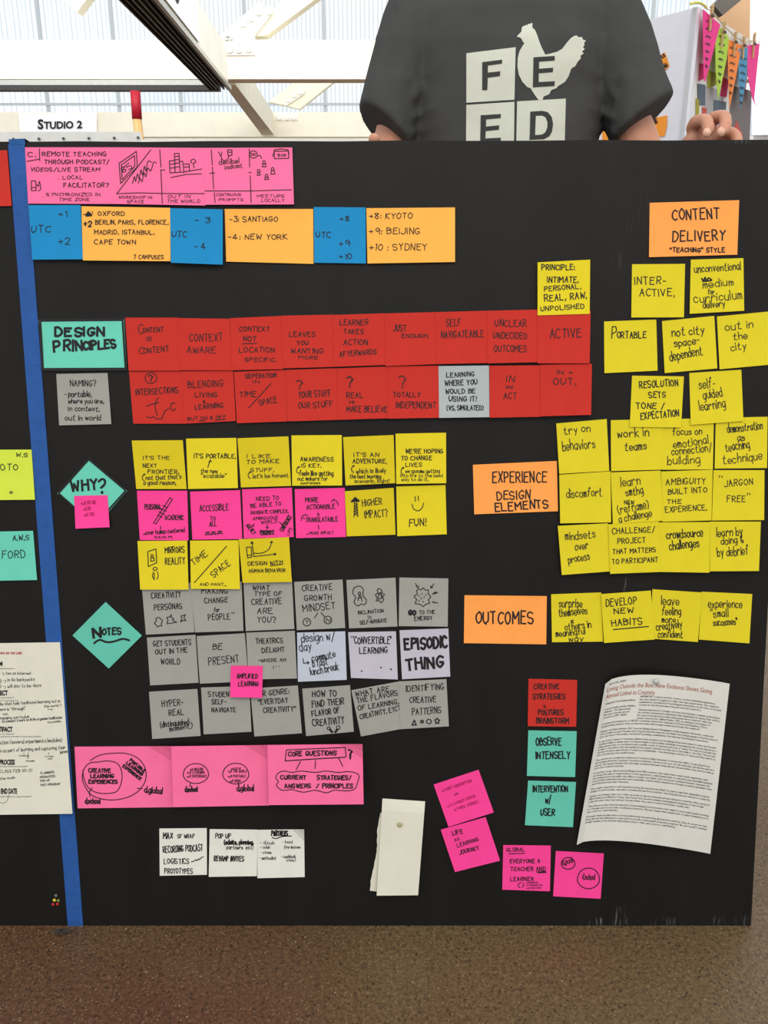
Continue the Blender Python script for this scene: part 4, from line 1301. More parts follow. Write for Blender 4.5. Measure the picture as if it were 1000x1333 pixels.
# ---- project sheet, left
win_(0, 830, 5.328)
pgs = Sheet([P(-610, 48), P(416, 32), P(503, 1222), P(-530, 1236)], .006, .004); pgs.settle()
pg = pgs.build('project_sheet', paper('page'), 10, 12); tag(pg, 'cream project sheet with printed headings, cut off by the left edge', 'paper')
draw(pgs, pg, '''
P:TEAM|-58,196,17,30
P:PROJECT|-62,400,54,34
P:ARTIFACT|-46,652,87,34
P:PROCESS|-3,880,103,34
P:END DATE|5,1082,118,36
-> two on internet|10,256,215,22
o -8,300,16,16
@10,303 0,303
-> in 4x backpacks|22,306,240,24,298
ll -> will day to be days|0,350,285,24,340
media that help facilitate/learning out in|-30,472,418,22,448
the world ?|305,484,425,18,478
one|330,502,364,14
there is "through"|-20,508,175,22,500
with|20,538,54,16
engaging curriculum|-10,568,200,20,556
to connect & work on little organism facilitation|15,590,430,20,562
as possible|330,594,422,16,586
solution (several experiments/modules)|-30,742,430,30,722
this as part of learning and capturing their|-30,798,455,26,772
journey|415,806,468,22,796
@165,795 165,808
@195,795 195,838
@195,838 190,832
@338,795 338,812
creative|135,824,200,14
systems|180,860,238,14
we need|310,828,370,12
tools|330,845,362,12
CLASS FEB 20-21|0,938,220,22,930
the audio|0,985,105,18,978
PLANNERS|282,948,375,16,940
PRODUCERS|278,976,382,16,968
POP-UP|282,1002,345,16,996
POST-PROGRAM|282,1030,415,16,1022
~58,1092 54,1120 40,1140 20,1148 0,1142''', .55)
def small(name, m, rows, w):
    for t, x0, y0, x1, h in rows:
        K = Ink(lambda x, y: B(x, y, pgs.h(*pgs.uv(x, y)) + .00035))
        a, b = P(x0, y0), P(x1, y0)
        for s_ in write(t, a[0], a[1], b[0], h / ORG[2], neat=1, n=2): K.stroke(s_, w)
        K.mesh(name, m, pg)
small('red_print', REDINK, [('WRITE AS LONG AS MUCH AS YOU LIKE', -190, 114, 150, 14)], .7)
small('small_print', GREYINK, [('who are your special makers', -110, 218, 102, 9), ('what are you trying to learn?', -90, 420, 95, 9), ('what is your line of investigation?', -130, 441, 128, 9), ('what are you making?', -60, 672, 98, 9), ('this may be the instrument of the project/artifact', -20, 690, 285, 9), ('what are the events that drive you and when?', -60, 897, 190, 9), ('when do you plan to end your phase and share?', -60, 1106, 218, 9)], .32)
# ---- dust on the floor under the tape
dp = Z(81, 1212, .005); d_ = MB(); rr = random.Random(5)
for i in range(26):
    a, b = rr.uniform(0, 6.3), rr.uniform(0, .012); p = dp + Vector((math.cos(a) * b, -abs(math.sin(a) * b) * .6, rr.uniform(-.001, .006))); q = p + Vector((rr.uniform(-.01, .01), rr.uniform(-.006, .002), rr.uniform(-.002, .005)))
    d_.tube([p, p.lerp(q, .5) + Vector((0, 0, .002)), q], .0009, 5)
tag(d_.build('dust_tuft', mat('grey_dust', (74, 68, 64), .9, .1, .1)), 'small grey tuft of dust on the floor beneath the blue tape', 'dust')
# ================================================================ portable panel with pennants, right
PAN = mat('panel_white', (232, 232, 240), .6, .3, .02)
C0 = Y(908, 9, 2.35); zp = C0.z; E0 = Z(848, 25, zp); E1 = Z(979, 53, zp)
dL = (Vector((E0.x, E0.y, 0)) - Vector((C0.x, C0.y, 0))).normalized(); dR = (Vector((E1.x, E1.y, 0)) - Vector((C0.x, C0.y, 0))).normalized()
c2 = Vector((C0.x, C0.y, 0)); UPZ = Vector((0, 0, 1))
nL = dL.cross(UPZ); nL = nL if nL.y < 0 else -nL; nR = dR.cross(UPZ); nR = nR if nR.y < 0 else -nR
LL = 1.25; LR = (Vector((E1.x, E1.y, 0)) - c2).length
fp = empty('folding_panel', c2, 'tall white folding foam panel behind the person at right, hung with pennants', 'panel')
def slab(nm, o, d, n, a, b, th, off, m, z0=.0, z1=None):
    z1 = zp if z1 is None else z1; p = [o + d * a - n * off, o + d * b - n * off, o + d * b - n * (off + th), o + d * a - n * (off + th)]
    return MB().hexa([q + UPZ * z0 for q in p], [q + UPZ * z1 for q in p]).build(nm, m, fp)
slab('left_leaf', c2, dL, nL, .0, LL, .012, 0, PAN)
slab('edge_strip', c2, dR, nR, .0, .03, .012, .0, mat('panel_edge_grey', (200, 202, 206), .4, .4, .03))
slab('edge_gap', c2, dR, nR, .004, .010, .002, -.0015, mat('panel_gap', (120, 122, 128), .6), 0, zp - .02)
slab('edge_strip', c2, dR, nR, .031, .05, .012, .0, mat('panel_edge_light', (226, 226, 226), .4, .4, .03))
slab('right_leaf', c2, dR, nR, .052, LR, .012, 0, mat('panel_warm', (226, 222, 214), .6, .3, .03))
def onR(px, py, off=0): return hit(px, py, c2 + nR * off, nR)
def onL(px, py, off=0): return hit(px, py, c2 + nL * off, nL)
def q4(x, y): return 840 + x / 6.25, y / 6.25
def patch(nm, pts, fn, m, off, label, cat, group=None, th=.0006):
    n_ = nR if fn is onR else nL
    o = MB().prism([fn(*q4(x, y), off) for x, y in pts], n_ * -th).build(nm, m); return tag(o, label, cat, group)
for pts, c, l in (([(500, 560), (590, 600), (580, 690), (512, 720)], 'olive', 'olive paper patch under the pink pennant tip'), ([(428, 680), (492, 690), (488, 860), (430, 850)], 'slate', 'slate blue paper at the left of the panel collage'),
    ([(636, 630), (682, 650), (664, 790), (612, 780)], 'magenta', 'magenta paper between the green and orange pennants'), ([(466, 870), (502, 880), (500, 940), (466, 930)], 'coral', 'small crimson paper low on the panel collage'),
    ([(416, 800), (442, 810), (440, 960), (414, 960)], 'olive', 'olive strip at the lower left of the panel collage'), ([(446, 515), (480, 520), (478, 640), (438, 660)], 'magenta', 'magenta strip below the panel corner'),
    ([(490, 700), (640, 740), (636, 1130), (486, 1130)], 'silver', 'light grey sheet behind the fingers on the panel'), ([(560, 810), (662, 830), (650, 1000), (556, 980)], 'slate', 'slate paper above the knuckles'),
    ([(690, 690), (868, 740), (850, 1150), (690, 1130)], 'smoke', 'dark grey photo sheet at the right end of the panel'), ([(742, 975), (800, 1112), (718, 1112)], 'coral', 'coral triangle of paper beside the hand')):
    k_ = .0010 if c in ('silver', 'smoke') else .0018
    patch('collage_paper', pts, onR, paper(c), k_, l, 'paper', 'papers of the collage on the folding panel')
K = Ink(lambda x, y: onR(x, y, .0025))
for pts, t in (([(158, 420), (166, 600)], ''),): pass
nb = patch('sticky_note', [(96, 470), (158, 424), (196, 535), (130, 610)], onL, mat('note_orange_far', (252, 158, 50), .7), .002, 'orange diamond-turned sticky note on the white panel beside the sleeve', 'sticky note')
K = Ink(lambda x, y: onL(*q4(x, y), .003))
for t, a in (('SIMPLE', (100, 508, 166, 26, 452)), ('A', (128, 528, 146, 24, 512)), ('THING', (122, 585, 184, 30, 535))):
    for s_ in write(t, a[0], a[1], a[2], a[3], a[4]): K.stroke(s_, 7)
K.mesh('handwriting', INK, nb)
patch('sticky_note', [(120, 705), (172, 725), (164, 780), (120, 770)], onL, paper('lemon'), .002, 'sliver of yellow sticky note beside the sleeve', 'sticky note')
nb = patch('sticky_note', [(40, 965), (178, 938), (176, 1020), (156, 1110), (20, 1110)], onL, mat('note_orange_far', (252, 158, 50)), .002, 'orange sticky note behind the right forearm', 'sticky note')
K = Ink(lambda x, y: onL(*q4(x, y), .003)); [K.stroke(s_, 6) for s_ in write('IDEAS', 60, 1010, 100, 40, 1000)]; K.mesh('handwriting', INK, nb)
patch('sticky_note', [(-350, 1040), (-262, 1040), (-262, 1150), (-350, 1150)], onL, mat('note_orange_far', (252, 158, 50)), .002, 'orange sticky note seen between the torso and the right arm', 'sticky note')
TWM = mat('twine', (206, 190, 150), .9); WOOD = mat('clothespin_wood', (206, 172, 120), .6, .3, .1, 60)
tw = [onR(*q4(x, y), .014) for x, y in ((478, 60), (540, 88), (648, 215), (735, 300), (805, 340), (888, 330), (945, 345))]
tag(MB().tube(tw, .0012, 6).build('twine', TWM, None), 'thin twine along the folding panel, carrying the clothespins', 'string')
PEN = 'paper pennants clipped along the twine'
for i, (pts, c, l, pin, ws) in enumerate((
    ([(470, 72), (612, 200), (560, 400), (490, 665), (478, 655), (472, 350)], 'hot', 'hot pink pennant nearest the panel corner', ((546, 42), (526, 250)), 1),
    ([(583, 226), (632, 236), (684, 312), (664, 480), (594, 818), (574, 560), (572, 350)], 'pgreen', 'light green pennant, second from the panel corner', ((648, 172), (620, 385)), 1),
    ([(674, 318), (722, 338), (788, 372), (752, 560), (686, 888), (676, 600)], 'porange', 'orange pennant in the middle of the row', ((738, 256), (720, 460)), 1),
    ([(760, 398), (836, 386), (828, 620), (778, 892), (762, 640)], 'pcyan', 'blue pennant, fourth from the panel corner', ((806, 290), (794, 480)), 1),
    ([(830, 374), (934, 350), (912, 560), (888, 800), (900, 860), (872, 800), (836, 620)], 'hot', 'hot pink pennant at the far end of the row', ((890, 272), (876, 470)), 0))):
    o = MB().prism([onR(*q4(x, y), .017 + .004 * ((y - 200) / 700)) for x, y in pts], nR * -.0005).build('pennant', paper(c)); tag(o, l, 'pennant', PEN)
    K = Ink(lambda x, y: onR(*q4(x, y), .0175 + .006 * ((y - 200) / 700)))
    if ws:
        x0, y0 = pts[0]
        for j in range(7):
            yy = y0 + 70 + j * 60 + (30 if i == 0 else 0); wd = max(8, (56 - 7 * j) * (1 if i != 0 else 1)); xx = x0 + 16 + (i == 0) * 8
            K.stroke(smoothed([(xx + wd * q / 9, yy + 14 * q / 9 + (-9 if q % 2 else 7) * (1 + .4 * math.sin(q * 2.3 + j))) for q in range(10)], 3), 3)
        K.mesh('handwriting', INK, o)
    (xa, ya), (xb, yb) = pin
    cp = empty('clothespin', onR(*q4(xa, ya), .02), 'wooden clothespin holding the ' + l, 'clothespin', 'wooden clothespins on the twine')
    p_, q_ = onR(*q4(xa, ya), .024), onR(*q4(xb, yb), .020)
    MB().bar(p_, q_, .0085, .004, nR).build('jaw', WOOD, cp); p2, q2 = onR(*q4(xa + 8, ya - 6), .008), onR(*q4(xb, yb), .014)
    MB().bar(p2, q2, .0085, .004, nR).build('jaw', WOOD, cp)
    m_ = p_.lerp(q_, .42); MB().tube([m_ + nR * .004 - dR * .006, m_ + nR * .004 + dR * .006], .0035, 8).build('spring', mat('spring_wire', (110, 104, 96), .4, metal=.7), cp)
lid = MB().tube([onR(*q4(x, y), .004) for x, y in ((370, 32), (400, 22), (440, 22), (470, 36), (500, 60))], .003, 8).build('yellow_strap', mat('yellow_strap', (226, 220, 110), .7)); tag(lid, 'pale yellow strap over the top corner of the folding panel', 'strap')
# ================================================================ the person
SKIN = mat('skin', (194, 138, 112), .5, .35, .06, 30, .1, 300); SKIN.node_tree.nodes['Principled BSDF'].inputs['Subsurface Weight'].default_value = .08
SHIRT = mat('charcoal_cotton', (74, 74, 73), .95, .1, .08, 12, .35, 900)
XC = Y(667, 120, 1.63).x; YC = 1.76
person = empty('person', (XC, YC, 0), 'person in a charcoal feed t-shirt standing behind and holding the black board', 'person')
def skin(name, nodes, edges, m, parent, sub=2, root=0, smooth=True):
    me = bpy.data.meshes.new('s'); me.from_pydata([n[0] for n in nodes], edges, []); o = bpy.data.objects.new('s', me); COL.objects.link(o)
    md = o.modifiers.new('k', 'SKIN'); md.use_smooth_shade = True
    for i, n in enumerate(nodes):
        r = n[1] if isinstance(n[1], tuple) else (n[1], n[1]); me.skin_vertices[0].data[i].radius = r; me.skin_vertices[0].data[i].use_root = (i == root)
    s = o.modifiers.new('s', 'SUBSURF'); s.levels = sub; s.render_levels = sub
    m2 = evaluated(o); bpy.data.objects.remove(o); m2.name = name
    org = sum((v.co for v in m2.vertices), Vector()) / len(m2.vertices); m2.transform(Matrix.Translation(-org)); m2.materials.clear(); m2.materials.append(m)
    for p in m2.polygons: p.use_smooth = smooth
    ob = bpy.data.objects.new(name, m2); COL.objects.link(ob); place(ob, org, parent); return ob
V = Vector
sL, sR = V((XC - .150, YC, 1.395)), V((XC + .150, YC, 1.395))
eL, eR = Y(506, 212, 1.68), Y(843, 214, 1.68)
bt = B(487, 184); btR = B(930, 184)          # board top edge
wL = V((Y(508, 190, 1.38).x, 1.40, bt.z - .055)); wR = V((Y(893, 180, 1.40).x, 1.405, btR.z - .045))
nodes = [(V((XC, YC + .01, .94)), (.15, .11)), (V((XC, YC, 1.10)), (.13, .10)), (V((XC, YC, 1.28)), (.145, .105)), (V((XC, YC + .01, 1.40)), (.10, .078)), (V((XC, YC + .01, 1.50)), .055), (V((XC, YC - .01, 1.57)), .052),
 (V((XC, YC - .03, 1.625)), (.06, .075)), (V((XC, YC - .025, 1.70)), (.076, .095)), (V((XC, YC - .015, 1.76)), (.068, .085)),
 (sL, .044), (sL.lerp(eL, .5), .042), (eL, .038), (eL.lerp(wL, .4), .036), (wL, (.024, .028)),
 (sR, .044), (sR.lerp(eR, .5), .042), (eR, .038), (eR.lerp(wR, .4), .036), (wR, (.026, .024)),
 (V((XC - .10, YC, .86)), .085), (V((XC - .11, YC - .01, .48)), .055), (V((XC - .115, YC - .0, .30)), .052), (V((XC - .12, YC + .03, .09)), .036),
 (V((XC + .10, YC, .86)), .085), (V((XC + .11, YC - .01, .48)), .055), (V((XC + .115, YC - .0, .30)), .052), (V((XC + .12, YC + .03, .09)), .036)]
edges = [(0, 1), (1, 2), (2, 3), (3, 4), (4, 5), (5, 6), (6, 7), (7, 8), (3, 9), (9, 10), (10, 11), (11, 12), (12, 13), (3, 14), (14, 15), (15, 16), (16, 17), (17, 18), (0, 19), (19, 20), (20, 21), (21, 22), (0, 23), (23, 24), (24, 25), (25, 26)]
# hands: palm and five bent fingers each, grown as chains and fused with the body
def hand(wi, palm_nodes, chains):
    pieces = []
    base = [(nodes[wi][0], .024)] + palm_nodes
    return base, chains
def Hn(px, py, y, r): return (Y(px, py, y), r)
parts_ = []
def fuse(name, list_of, m, parent, voxel=.0022, smooth=4):
    """join skinned pieces into one continuous skin"""
    me = bpy.data.meshes.new('f'); vs = []; fs = []
    for o in list_of:
        n = len(vs); wl = wloc(o); vs += [v.co + wl for v in o.data.vertices]; fs += [tuple(i + n for i in p.vertices) for p in o.data.polygons]; bpy.data.objects.remove(o)
    me.from_pydata(vs, [], fs); o = bpy.data.objects.new('f', me); COL.objects.link(o)
    r = o.modifiers.new('r', 'REMESH'); r.mode = 'VOXEL'; r.voxel_size = voxel; r.use_smooth_shade = True
    s = o.modifiers.new('s', 'SMOOTH'); s.factor = .5; s.iterations = smooth
    m2 = evaluated(o); bpy.data.objects.remove(o); m2.name = name; org = sum((v.co for v in m2.vertices), Vector()) / len(m2.vertices)
    m2.transform(Matrix.Translation(-org)); m2.materials.clear(); m2.materials.append(m)
    for p in m2.polygons: p.use_smooth = True
    ob = bpy.data.objects.new(name, m2); COL.objects.link(ob); place(ob, org, parent); return ob
body = skin('b', nodes, edges, SKIN, None, 2)
pc = [body]
ty = B(930, 184).y           # y of the board's front top edge
def chain(ns, sub=2): pc.append(skin('c', ns, [(i, i + 1) for i in range(len(ns) - 1)], SKIN, None, sub))
# right-hand side of the picture
pR = Y(905, 172, 1.385)
chain([(wR, (.026, .022)), (Y(903, 192, 1.385), (.028, .020)), (Y(912, 181, 1.365), (.030, .016)), (Y(924, 178, 1.350), (.030, .013))])
chain([Hn(900, 172, 1.375, .011), Hn(906, 158, 1.350, .0105), Hn(920, 156, 1.322, .0098), Hn(922.5, 167, 1.303, .0092), Hn(921.5, 178, 1.296, .0080)])
chain([Hn(918, 168, 1.372, .011), Hn(930, 153, 1.350, .0108), Hn(944, 151, 1.325, .0098), Hn(945, 163, 1.305, .0092), Hn(940, 177, 1.296, .0080)])
chain([Hn(925, 178, 1.372, .010), Hn(944, 170, 1.365, .0098), Hn(958, 176, 1.345, .0092), Hn(961, 190, 1.325, .0085), Hn(960, 200, 1.318, .0076)])
chain([Hn(926, 186, 1.378, .009), Hn(946, 184, 1.368, .0085), Hn(962, 194, 1.350, .008), Hn(965, 208, 1.335, .0072)])
chain([Hn(897, 184, 1.38, .012), Hn(906, 200, 1.365, .0115), Hn(918, 210, 1.345, .0105), Hn(930, 216, 1.332, .0095)])
# left-hand side: held behind the edge, one finger tip showing
chain([(wL, (.026, .024)), (Y(502, 200, 1.37), (.030, .022)), (Y(497, 202, 1.35), (.034, .018)), (Y(492, 204, 1.335), (.034, .014))])
chain([Hn(494, 200, 1.345, .011), Hn(489, 190, 1.33, .0105), Hn(487, 182, 1.318, .0095), Hn(487, 180, 1.308, .0085), Hn(487.5, 180, 1.302, .0075)])
chain([Hn(490, 208, 1.345, .011), Hn(480, 200, 1.335, .0105), Hn(474, 203, 1.322, .0095), Hn(472, 212, 1.316, .0085)])
chain([Hn(492, 216, 1.350, .0105), Hn(482, 214, 1.338, .010), Hn(475, 218, 1.326, .009), Hn(473, 227, 1.320, .008)])
chain([Hn(496, 224, 1.352, .0095), Hn(487, 227, 1.342, .009), Hn(480, 232, 1.330, .008), Hn(478, 239, 1.326, .0072)])
chain([Hn(506, 202, 1.36, .012), Hn(512, 214, 1.35, .011), Hn(515, 224, 1.336, .0105), Hn(512, 236, 1.326, .0092)])
# face relief: nose, brow, jaw, ears fused into the head
hx, hy = XC, YC - .03
chain([(V((hx, hy - .085, 1.700)), .008), (V((hx, hy - .100, 1.685)), .010), (V((hx, hy - .112, 1.668)), .0125), (V((hx, hy - .090, 1.655)), .009)], 1)
chain([(V((hx - .038, hy - .080, 1.712)), .008), (V((hx, hy - .090, 1.712)), .009), (V((hx + .038, hy - .080, 1.712)), .008)], 1)
chain([(V((hx - .022, hy - .085, 1.636)), .007), (V((hx, hy - .094, 1.638)), .0085), (V((hx + .022, hy - .085, 1.636)), .007)], 1)
chain([(V((hx - .03, hy - .05, 1.60)), .02), (V((hx, hy - .078, 1.603)), .022), (V((hx + .03, hy - .05, 1.60)), .02)], 1)
for s_ in (-1, 1): chain([(V((hx + s_ * .076, hy + .01, 1.655)), (.008, .012)), (V((hx + s_ * .084, hy + .015, 1.68)), (.007, .018)), (V((hx + s_ * .084, hy + .018, 1.705)), (.006, .018))], 1)
bodyo = fuse('body', pc, SKIN, person, .0032, 3)
for v in ((921.3, 172.5, 1.287), (939.8, 171.5, 1.287)):     # finger nails
    c = Y(*v); nl = MB(); n_ = 8
    nl.add([c + V((math.cos(t) * .0048, -.0012, math.sin(t) * .0058)) for t in [i * math.pi * 2 / n_ for i in range(n_)]] + [c + V((math.cos(t) * .0056, .0035, math.sin(t) * .0066)) for t in [i * math.pi * 2 / n_ for i in range(n_)]], [tuple(range(n_))[::-1]] + [(i, (i + 1) % n_, (i + 1) % n_ + n_, i + n_) for i in range(n_)])
    nl.build('finger_nail', mat('nail', (226, 176, 152), .3, .5), person, True)
for s_ in (-1, 1):
    c = V((hx + s_ * .031, hy - .0735, 1.692)); b_ = bmesh.new(); bmesh.ops.create_uvsphere(b_, u_segments=16, v_segments=12, radius=.0092); m_ = bpy.data.meshes.new('eye'); b_.to_mesh(m_); b_.free()
    m_.materials.append(mat('eye_white', (235, 232, 226), .2, .6)); m_.materials.append(mat('eye_brown', (52, 34, 24), .2, .6))
    for p in m_.polygons: p.use_smooth = True; p.material_index = 1 if p.center.y < -.0085 else 0
    o = bpy.data.objects.new('eye', m_); COL.objects.link(o); place(o, c, person)
    MB().tube([V((hx + s_ * .014, hy - .096, 1.722)), V((hx + s_ * .034, hy - .093, 1.727)), V((hx + s_ * .050, hy - .078, 1.720))], [.003, .004, .002], 8).build('eyebrow', mat('brown_hair', (58, 40, 28), .8, .2, .2, 200), person, True)
MB().tube([V((hx - .022, hy - .0935, 1.636)), V((hx, hy - .1025, 1.6375)), V((hx + .022, hy - .0935, 1.636))], [.0025, .0042, .0025], 8).build('lips', mat('lips', (170, 98, 90), .5), person, True)
hb = bmesh.new(); bmesh.ops.create_uvsphere(hb, u_segments=40, v_segments=28, radius=1)
for v in hb.verts:
    d = v.co.copy(); n1 = noise.noise(d * 6) * .035 + noise.noise(d * 20) * .02
    v.co = V((d.x * (.088 + n1 * .08), d.y * .106, d.z * .096)) * (1 + n1); v.co += V((hx, hy + .018, 1.722))
bmesh.ops.delete(hb, geom=[v for v in hb.verts if (v.co.z < 1.735 and v.co.y < hy - .02) or v.co.z < 1.655 or (v.co.z < 1.70 and v.co.y < hy + .03)], context='VERTS')
m_ = bpy.data.meshes.new('hair'); hb.to_mesh(m_); hb.free(); m_.materials.append(mat('brown_hair', (58, 40, 28)))
org = V((hx, hy, 1.74)); m_.transform(Matrix.Translation(-org))
for p in m_.polygons: p.use_smooth = True
o = bpy.data.objects.new('hair', m_); COL.objects.link(o); place(o, org, person)
sd = o.modifiers.new('thick', 'SOLIDIFY'); sd.thickness = .006; sd.offset = -1
# trousers and shoes
def loft(rings, n=40, cap=True):
    """rings: (centre, ax vector, ay vector, exponent)"""
    m = MB()
    for c, a, b, e in rings:
        for k in range(n):
            t = 2 * math.pi * k / n; cx, sy = math.cos(t), math.sin(t); m.v.append(V(c) + V(a) * math.copysign(abs(cx) ** (2 / e), cx) + V(b) * math.copysign(abs(sy) ** (2 / e), sy))
    for i in range(len(rings) - 1):
        for k in range(n): k2 = (k + 1) % n; m.f.append((i * n + k, i * n + k2, (i + 1) * n + k2, (i + 1) * n + k))
    if cap: m.f.append(tuple(range(n))[::-1]); m.f.append(tuple((len(rings) - 1) * n + k for k in range(n)))
    return m
X_, Y_ = V((1, 0, 0)), V((0, 1, 0)); JEAN = mat('dark_denim', (44, 52, 68), .9, .1, .1, 60, .2, 500)
trs = [loft([((XC, YC, z), X_ * a, Y_ * b, 2.4) for z, a, b in ((.80, .165, .115), (.88, .178, .125), (.97, .165, .118), (1.02, .155, .112))]).build('x', JEAN)]
for s_ in (-1, 1): trs.append(loft([((XC + s_ * x, YC + y, z), X_ * a, Y_ * b, 2.2) for z, x, y, a, b in ((.05, .12, .03, .055, .065), (.30, .115, 0, .066, .074), (.50, .11, -.01, .072, .08), (.70, .10, -.005, .088, .098), (.88, .088, 0, .095, .112))]).build('x', JEAN))
fuse('trousers', trs, JEAN, person, .007, 6)
for s_ in (-1, 1):
    cx = XC + s_ * .12; sh = loft([((cx, YC + .075, .035), X_ * .034, V((0, 0, .03)), 2.5), ((cx, YC + .03, .05), X_ * .042, V((0, 0, .048)), 2.5), ((cx, YC - .04, .045), X_ * .045, V((0, 0, .04)), 2.5), ((cx + s_ * .008, YC - .12, .034), X_ * .048, V((0, 0, .03)), 2.5), ((cx + s_ * .008, YC - .18, .028), X_ * .036, V((0, 0, .022)), 2.3), ((cx + s_ * .006, YC - .20, .024), X_ * .015, V((0, 0, .01)), 2)], 24).build('shoe', mat('brown_leather', (86, 58, 40), .5, .4, .1), person, True)
    MB().box((cx, YC - .06, .005), (.088, .26, .012)).build('sole', mat('shoe_sole', (40, 36, 32), .8), sh)
# t-shirt
TS = [(.84, .185, .135, -.0), (.92, .186, .134, 0), (1.02, .180, .130, 0), (1.12, .176, .128, 0), (1.20, .177, .130, 0), (1.28, .184, .134, 0), (1.35, .190, .134, 0), (1.40, .186, .126, .002), (1.445, .160, .108, .006), (1.48, .115, .085, .010), (1.51, .072, .066, .012), (1.52, .060, .06, .012)]
sh = [loft([((XC, YC - .002 + y, z), X_ * a, Y_ * b, 2.5) for z, a, b, y in TS], 48).build('x', SHIRT)]
def sleeve(sp, ep, k, dx, shear, fat):
    d = (ep - sp).normalized(); a = d.cross(Y_).normalized(); b = a.cross(d)
    R_ = [(0, .050), (.08, .066), (.25, .070), (.45, .069), (.65, .066), (.85, .064), (1.0, .0635), (1.012, .060)]
    return loft([(sp.lerp(ep, t * k) + X_ * dx * (1 - abs(t - .5)), a * r * .84 * fat + V((0, 0, shear * r * t)), b * r * 1.12, 2.15) for t, r in R_], 36).build('x', SHIRT)
hemL, hemR = Y(503, 170, 1.69), Y(832, 156, 1.69)
sh.append(sleeve(V((XC - .150, YC, 1.435)), hemL, 1.0, -.004, -.42, .92)); sh.append(sleeve(V((XC + .150, YC, 1.435)), hemR, 1.0, .010, .26, 1.04))
shirt = fuse('t_shirt', sh, SHIRT, person, .0055, 5)
wl = wloc(shirt)
arm = [V((XC - .165, YC - .10, 1.29)), V((XC + .165, YC - .10, 1.29))]
NRM = [v.normal.copy() for v in shirt.data.vertices]
for v in shirt.data.vertices:     # soft folds running from the armpits and across the belly
    p = v.co + wl; f = 0
    for s_, a in zip((-1, 1), arm):
        d = p - a; r = d.length
        if r < .17:
            ang = math.atan2(d.z, d.x * -s_); f += .0016 * math.sin(ang * 4 + noise.noise(p * 9) * 2.5) * math.sin(min(1, r / .04) * 1.57) * (1 - r / .17)
    f += .0026 * noise.noise(V((p.x * 7, p.y * 7, p.z * 15))) + .0012 * math.sin(p.z * 95 + p.x * 12 + 3 * noise.noise(p * 6)) * max(0, min(1, (1.22 - p.z) * 8))
    v.co += NRM[v.index] * f
CREASE = [((538, 152), (566, 139), 4.5, .0045), ((540, 126), (556, 98), 6, .004), ((537, 173), (566, 165), 5, .0035), ((545, 143), (530, 100), 5, -.004), ((797, 152), (768, 140), 5, .0045), ((799, 124), (786, 95), 6, .004), ((797, 172), (770, 168), 5, .0035), ((792, 140), (806, 98), 5, -.004),
 ((496, 50), (488, 120), 7, .003), ((504, 90), (512, 160), 7, -.003), ((846, 60), (852, 118), 8, .003), ((830, 90), (826, 150), 8, -.0035), ((560, 60), (600, 30), 16, .002), ((740, 40), (775, 75), 16, .002), ((512, 8), (522, 40), 2.5, -.002), ((522, 40), (526, 80), 2.5, -.002), ((818, 8), (808, 60), 2.5, -.002)]
for v in shirt.data.vertices:     # pulled cloth at the armpits and along the sleeves
    p = v.co + wl
    if NRM[v.index].y > -.2 or p.z < 1.1: continue
    d = p - CAM; zz = d.dot(FV); x, y = 500 + d.dot(RV) / zz * FPX, 666.5 - d.dot(UV) / zz * FPX
    for (ax, ay), (bx, by), sg, am in CREASE:
        lx, ly = bx - ax, by - ay; t = max(0, min(1, ((x - ax) * lx + (y - ay) * ly) / (lx * lx + ly * ly))); q = math.hypot(x - ax - lx * t, y - ay - ly * t)
        v.co += NRM[v.index] * am * math.exp(-(q / sg) ** 2) * (1 - .6 * t)
shirt.data.update()
MB().tube([V((XC + .066 * math.cos(t), YC + .010 + .062 * math.sin(t), 1.512 - .012 * math.sin(-t))) for t in [i * math.pi / 14 for i in range(29)]], .006, 8, False).build('collar', SHIRT, shirt, True)
for hp, sp in ((hemL, V((XC - .150, YC, 1.435))), (hemR, V((XC + .150, YC, 1.435)))):     # stitched sleeve hems
    d = (hp - sp).normalized(); a = d.cross(Y_).normalized(); b = a.cross(d); c = sp.lerp(hp, .88)
# print on the chest
bvh = BVHTree.FromPolygons([v.co + wl for v in shirt.data.vertices], [tuple(p.vertices) for p in shirt.data.polygons])
PRINT = mat('print_ivory', (214, 216, 200), .8, .2, .05, 25); DARKP = mat('print_gap', (68, 68, 66), .95, .1, .08, 12)
def onshirt(px, py, off):
    d = ray(px, py).normalized(); loc, n_, i_, ds = bvh.ray_cast(CAM, d)
    if loc is None: loc = Y(px, py, 1.63); 
    return loc - d * off
def shirt_print(name, polys, m, off, parent):
    b = bmesh.new()
    for pts in polys:
        vs = [b.verts.new((x, y, 0)) for x, y in pts]
        for t in tessellate_polygon([[V((x, y, 0)) for x, y in pts]]): b.faces.new([vs[i] for i in t])
    xs = [v.co.x for v in b.verts]; ys = [v.co.y for v in b.verts]
    for ax, lo, hi in ((0, min(xs), max(xs)), (1, min(ys), max(ys))):
        t = lo + 3
        while t < hi:
            bmesh.ops.bisect_plane(b, geom=b.verts[:] + b.edges[:] + b.faces[:], plane_co=(t, 0, 0) if ax == 0 else (0, t, 0), plane_no=(1, 0, 0) if ax == 0 else (0, 1, 0)); t += 3
    bmesh.ops.triangulate(b, faces=b.faces); b.verts.index_update()
    vs = [onshirt(v.co.x, v.co.y, off) for v in b.verts]; fs = [tuple(v.index for v in f.verts) for f in b.faces]; b.free()
    return mk(name, vs, fs, m, parent, True)
q5 = lambda pts: [(600 + x / 5.556, 20 + y / 5.556) for x, y in pts]
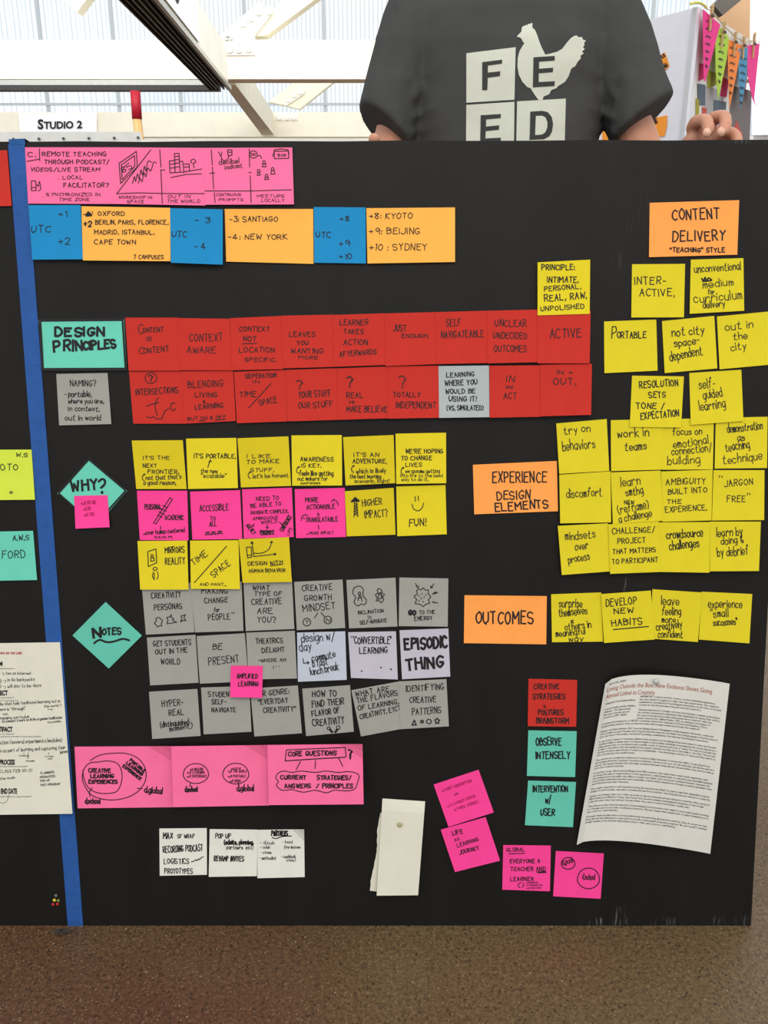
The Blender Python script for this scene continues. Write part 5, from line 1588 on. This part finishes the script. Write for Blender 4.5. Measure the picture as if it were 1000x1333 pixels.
HEN = [(404, 155), (418, 138), (438, 118), (440, 98), (446, 80), (462, 76), (472, 68), (484, 72), (486, 60), (500, 64), (508, 54), (518, 58), (518, 88), (536, 104), (550, 135), (565, 180), (582, 225), (600, 262), (612, 284), (650, 276), (700, 262), (735, 240), (765, 200), (795, 165), (825, 146), (842, 146), (850, 158), (876, 156), (886, 178), (905, 180), (892, 200), (896, 215), (884, 228), (896, 245), (876, 262), (890, 274), (866, 292), (868, 312), (846, 335), (828, 368), (800, 384), (792, 405), (780, 440), (755, 480), (700, 514), (694, 526), (655, 540), (640, 570), (598, 588), (592, 612), (560, 610), (535, 575), (505, 528), (480, 518), (445, 480), (420, 430), (410, 370), (412, 310), (424, 260), (450, 215), (462, 200), (452, 196), (436, 165), (420, 157)]
SQ1 = [(40, 274), (397, 230), (388, 610), (40, 632)]; SQ2 = [(40, 648), (388, 625), (384, 1000), (37, 1010)]; SQ3 = [(407, 622), (760, 602), (750, 985), (400, 1000)]
sp_ = shirt_print('print_tile', [q5(SQ1)], PRINT, .0012, shirt); shirt_print('print_tile', [q5(SQ2)], PRINT, .0012, shirt); shirt_print('print_tile', [q5(SQ3)], PRINT, .0012, shirt)
shirt_print('print_hen', [q5(HEN)], PRINT, .0012, shirt)
F_ = [(155, 338), (300, 320), (298, 348), (196, 362), (195, 414), (286, 404), (283, 438), (195, 450), (192, 540), (155, 540)]
E_ = [(526, 303), (680, 293), (680, 326), (567, 334), (566, 386), (668, 378), (666, 410), (564, 418), (564, 482), (680, 476), (678, 510), (522, 520)]
E2 = [(144, 722), (290, 713), (288, 742), (183, 752), (182, 804), (278, 795), (276, 826), (180, 836), (178, 890), (290, 884), (288, 915), (140, 925)]
D_ = [(503, 696), (590, 690), (630, 700), (658, 735), (668, 785), (660, 840), (640, 875), (600, 895), (497, 900), (500, 830)]
D2 = [(543, 728), (588, 726), (612, 738), (626, 770), (626, 810), (612, 845), (588, 862), (538, 866), (540, 800)]
for nm, g in (('print_letter', F_), ('print_letter', E_), ('print_letter', E2), ('print_letter', D_)): shirt_print(nm, [q5(g)], DARKP, .0020, shirt)
shirt_print('print_tile', [q5(D2)], PRINT, .0028, shirt)
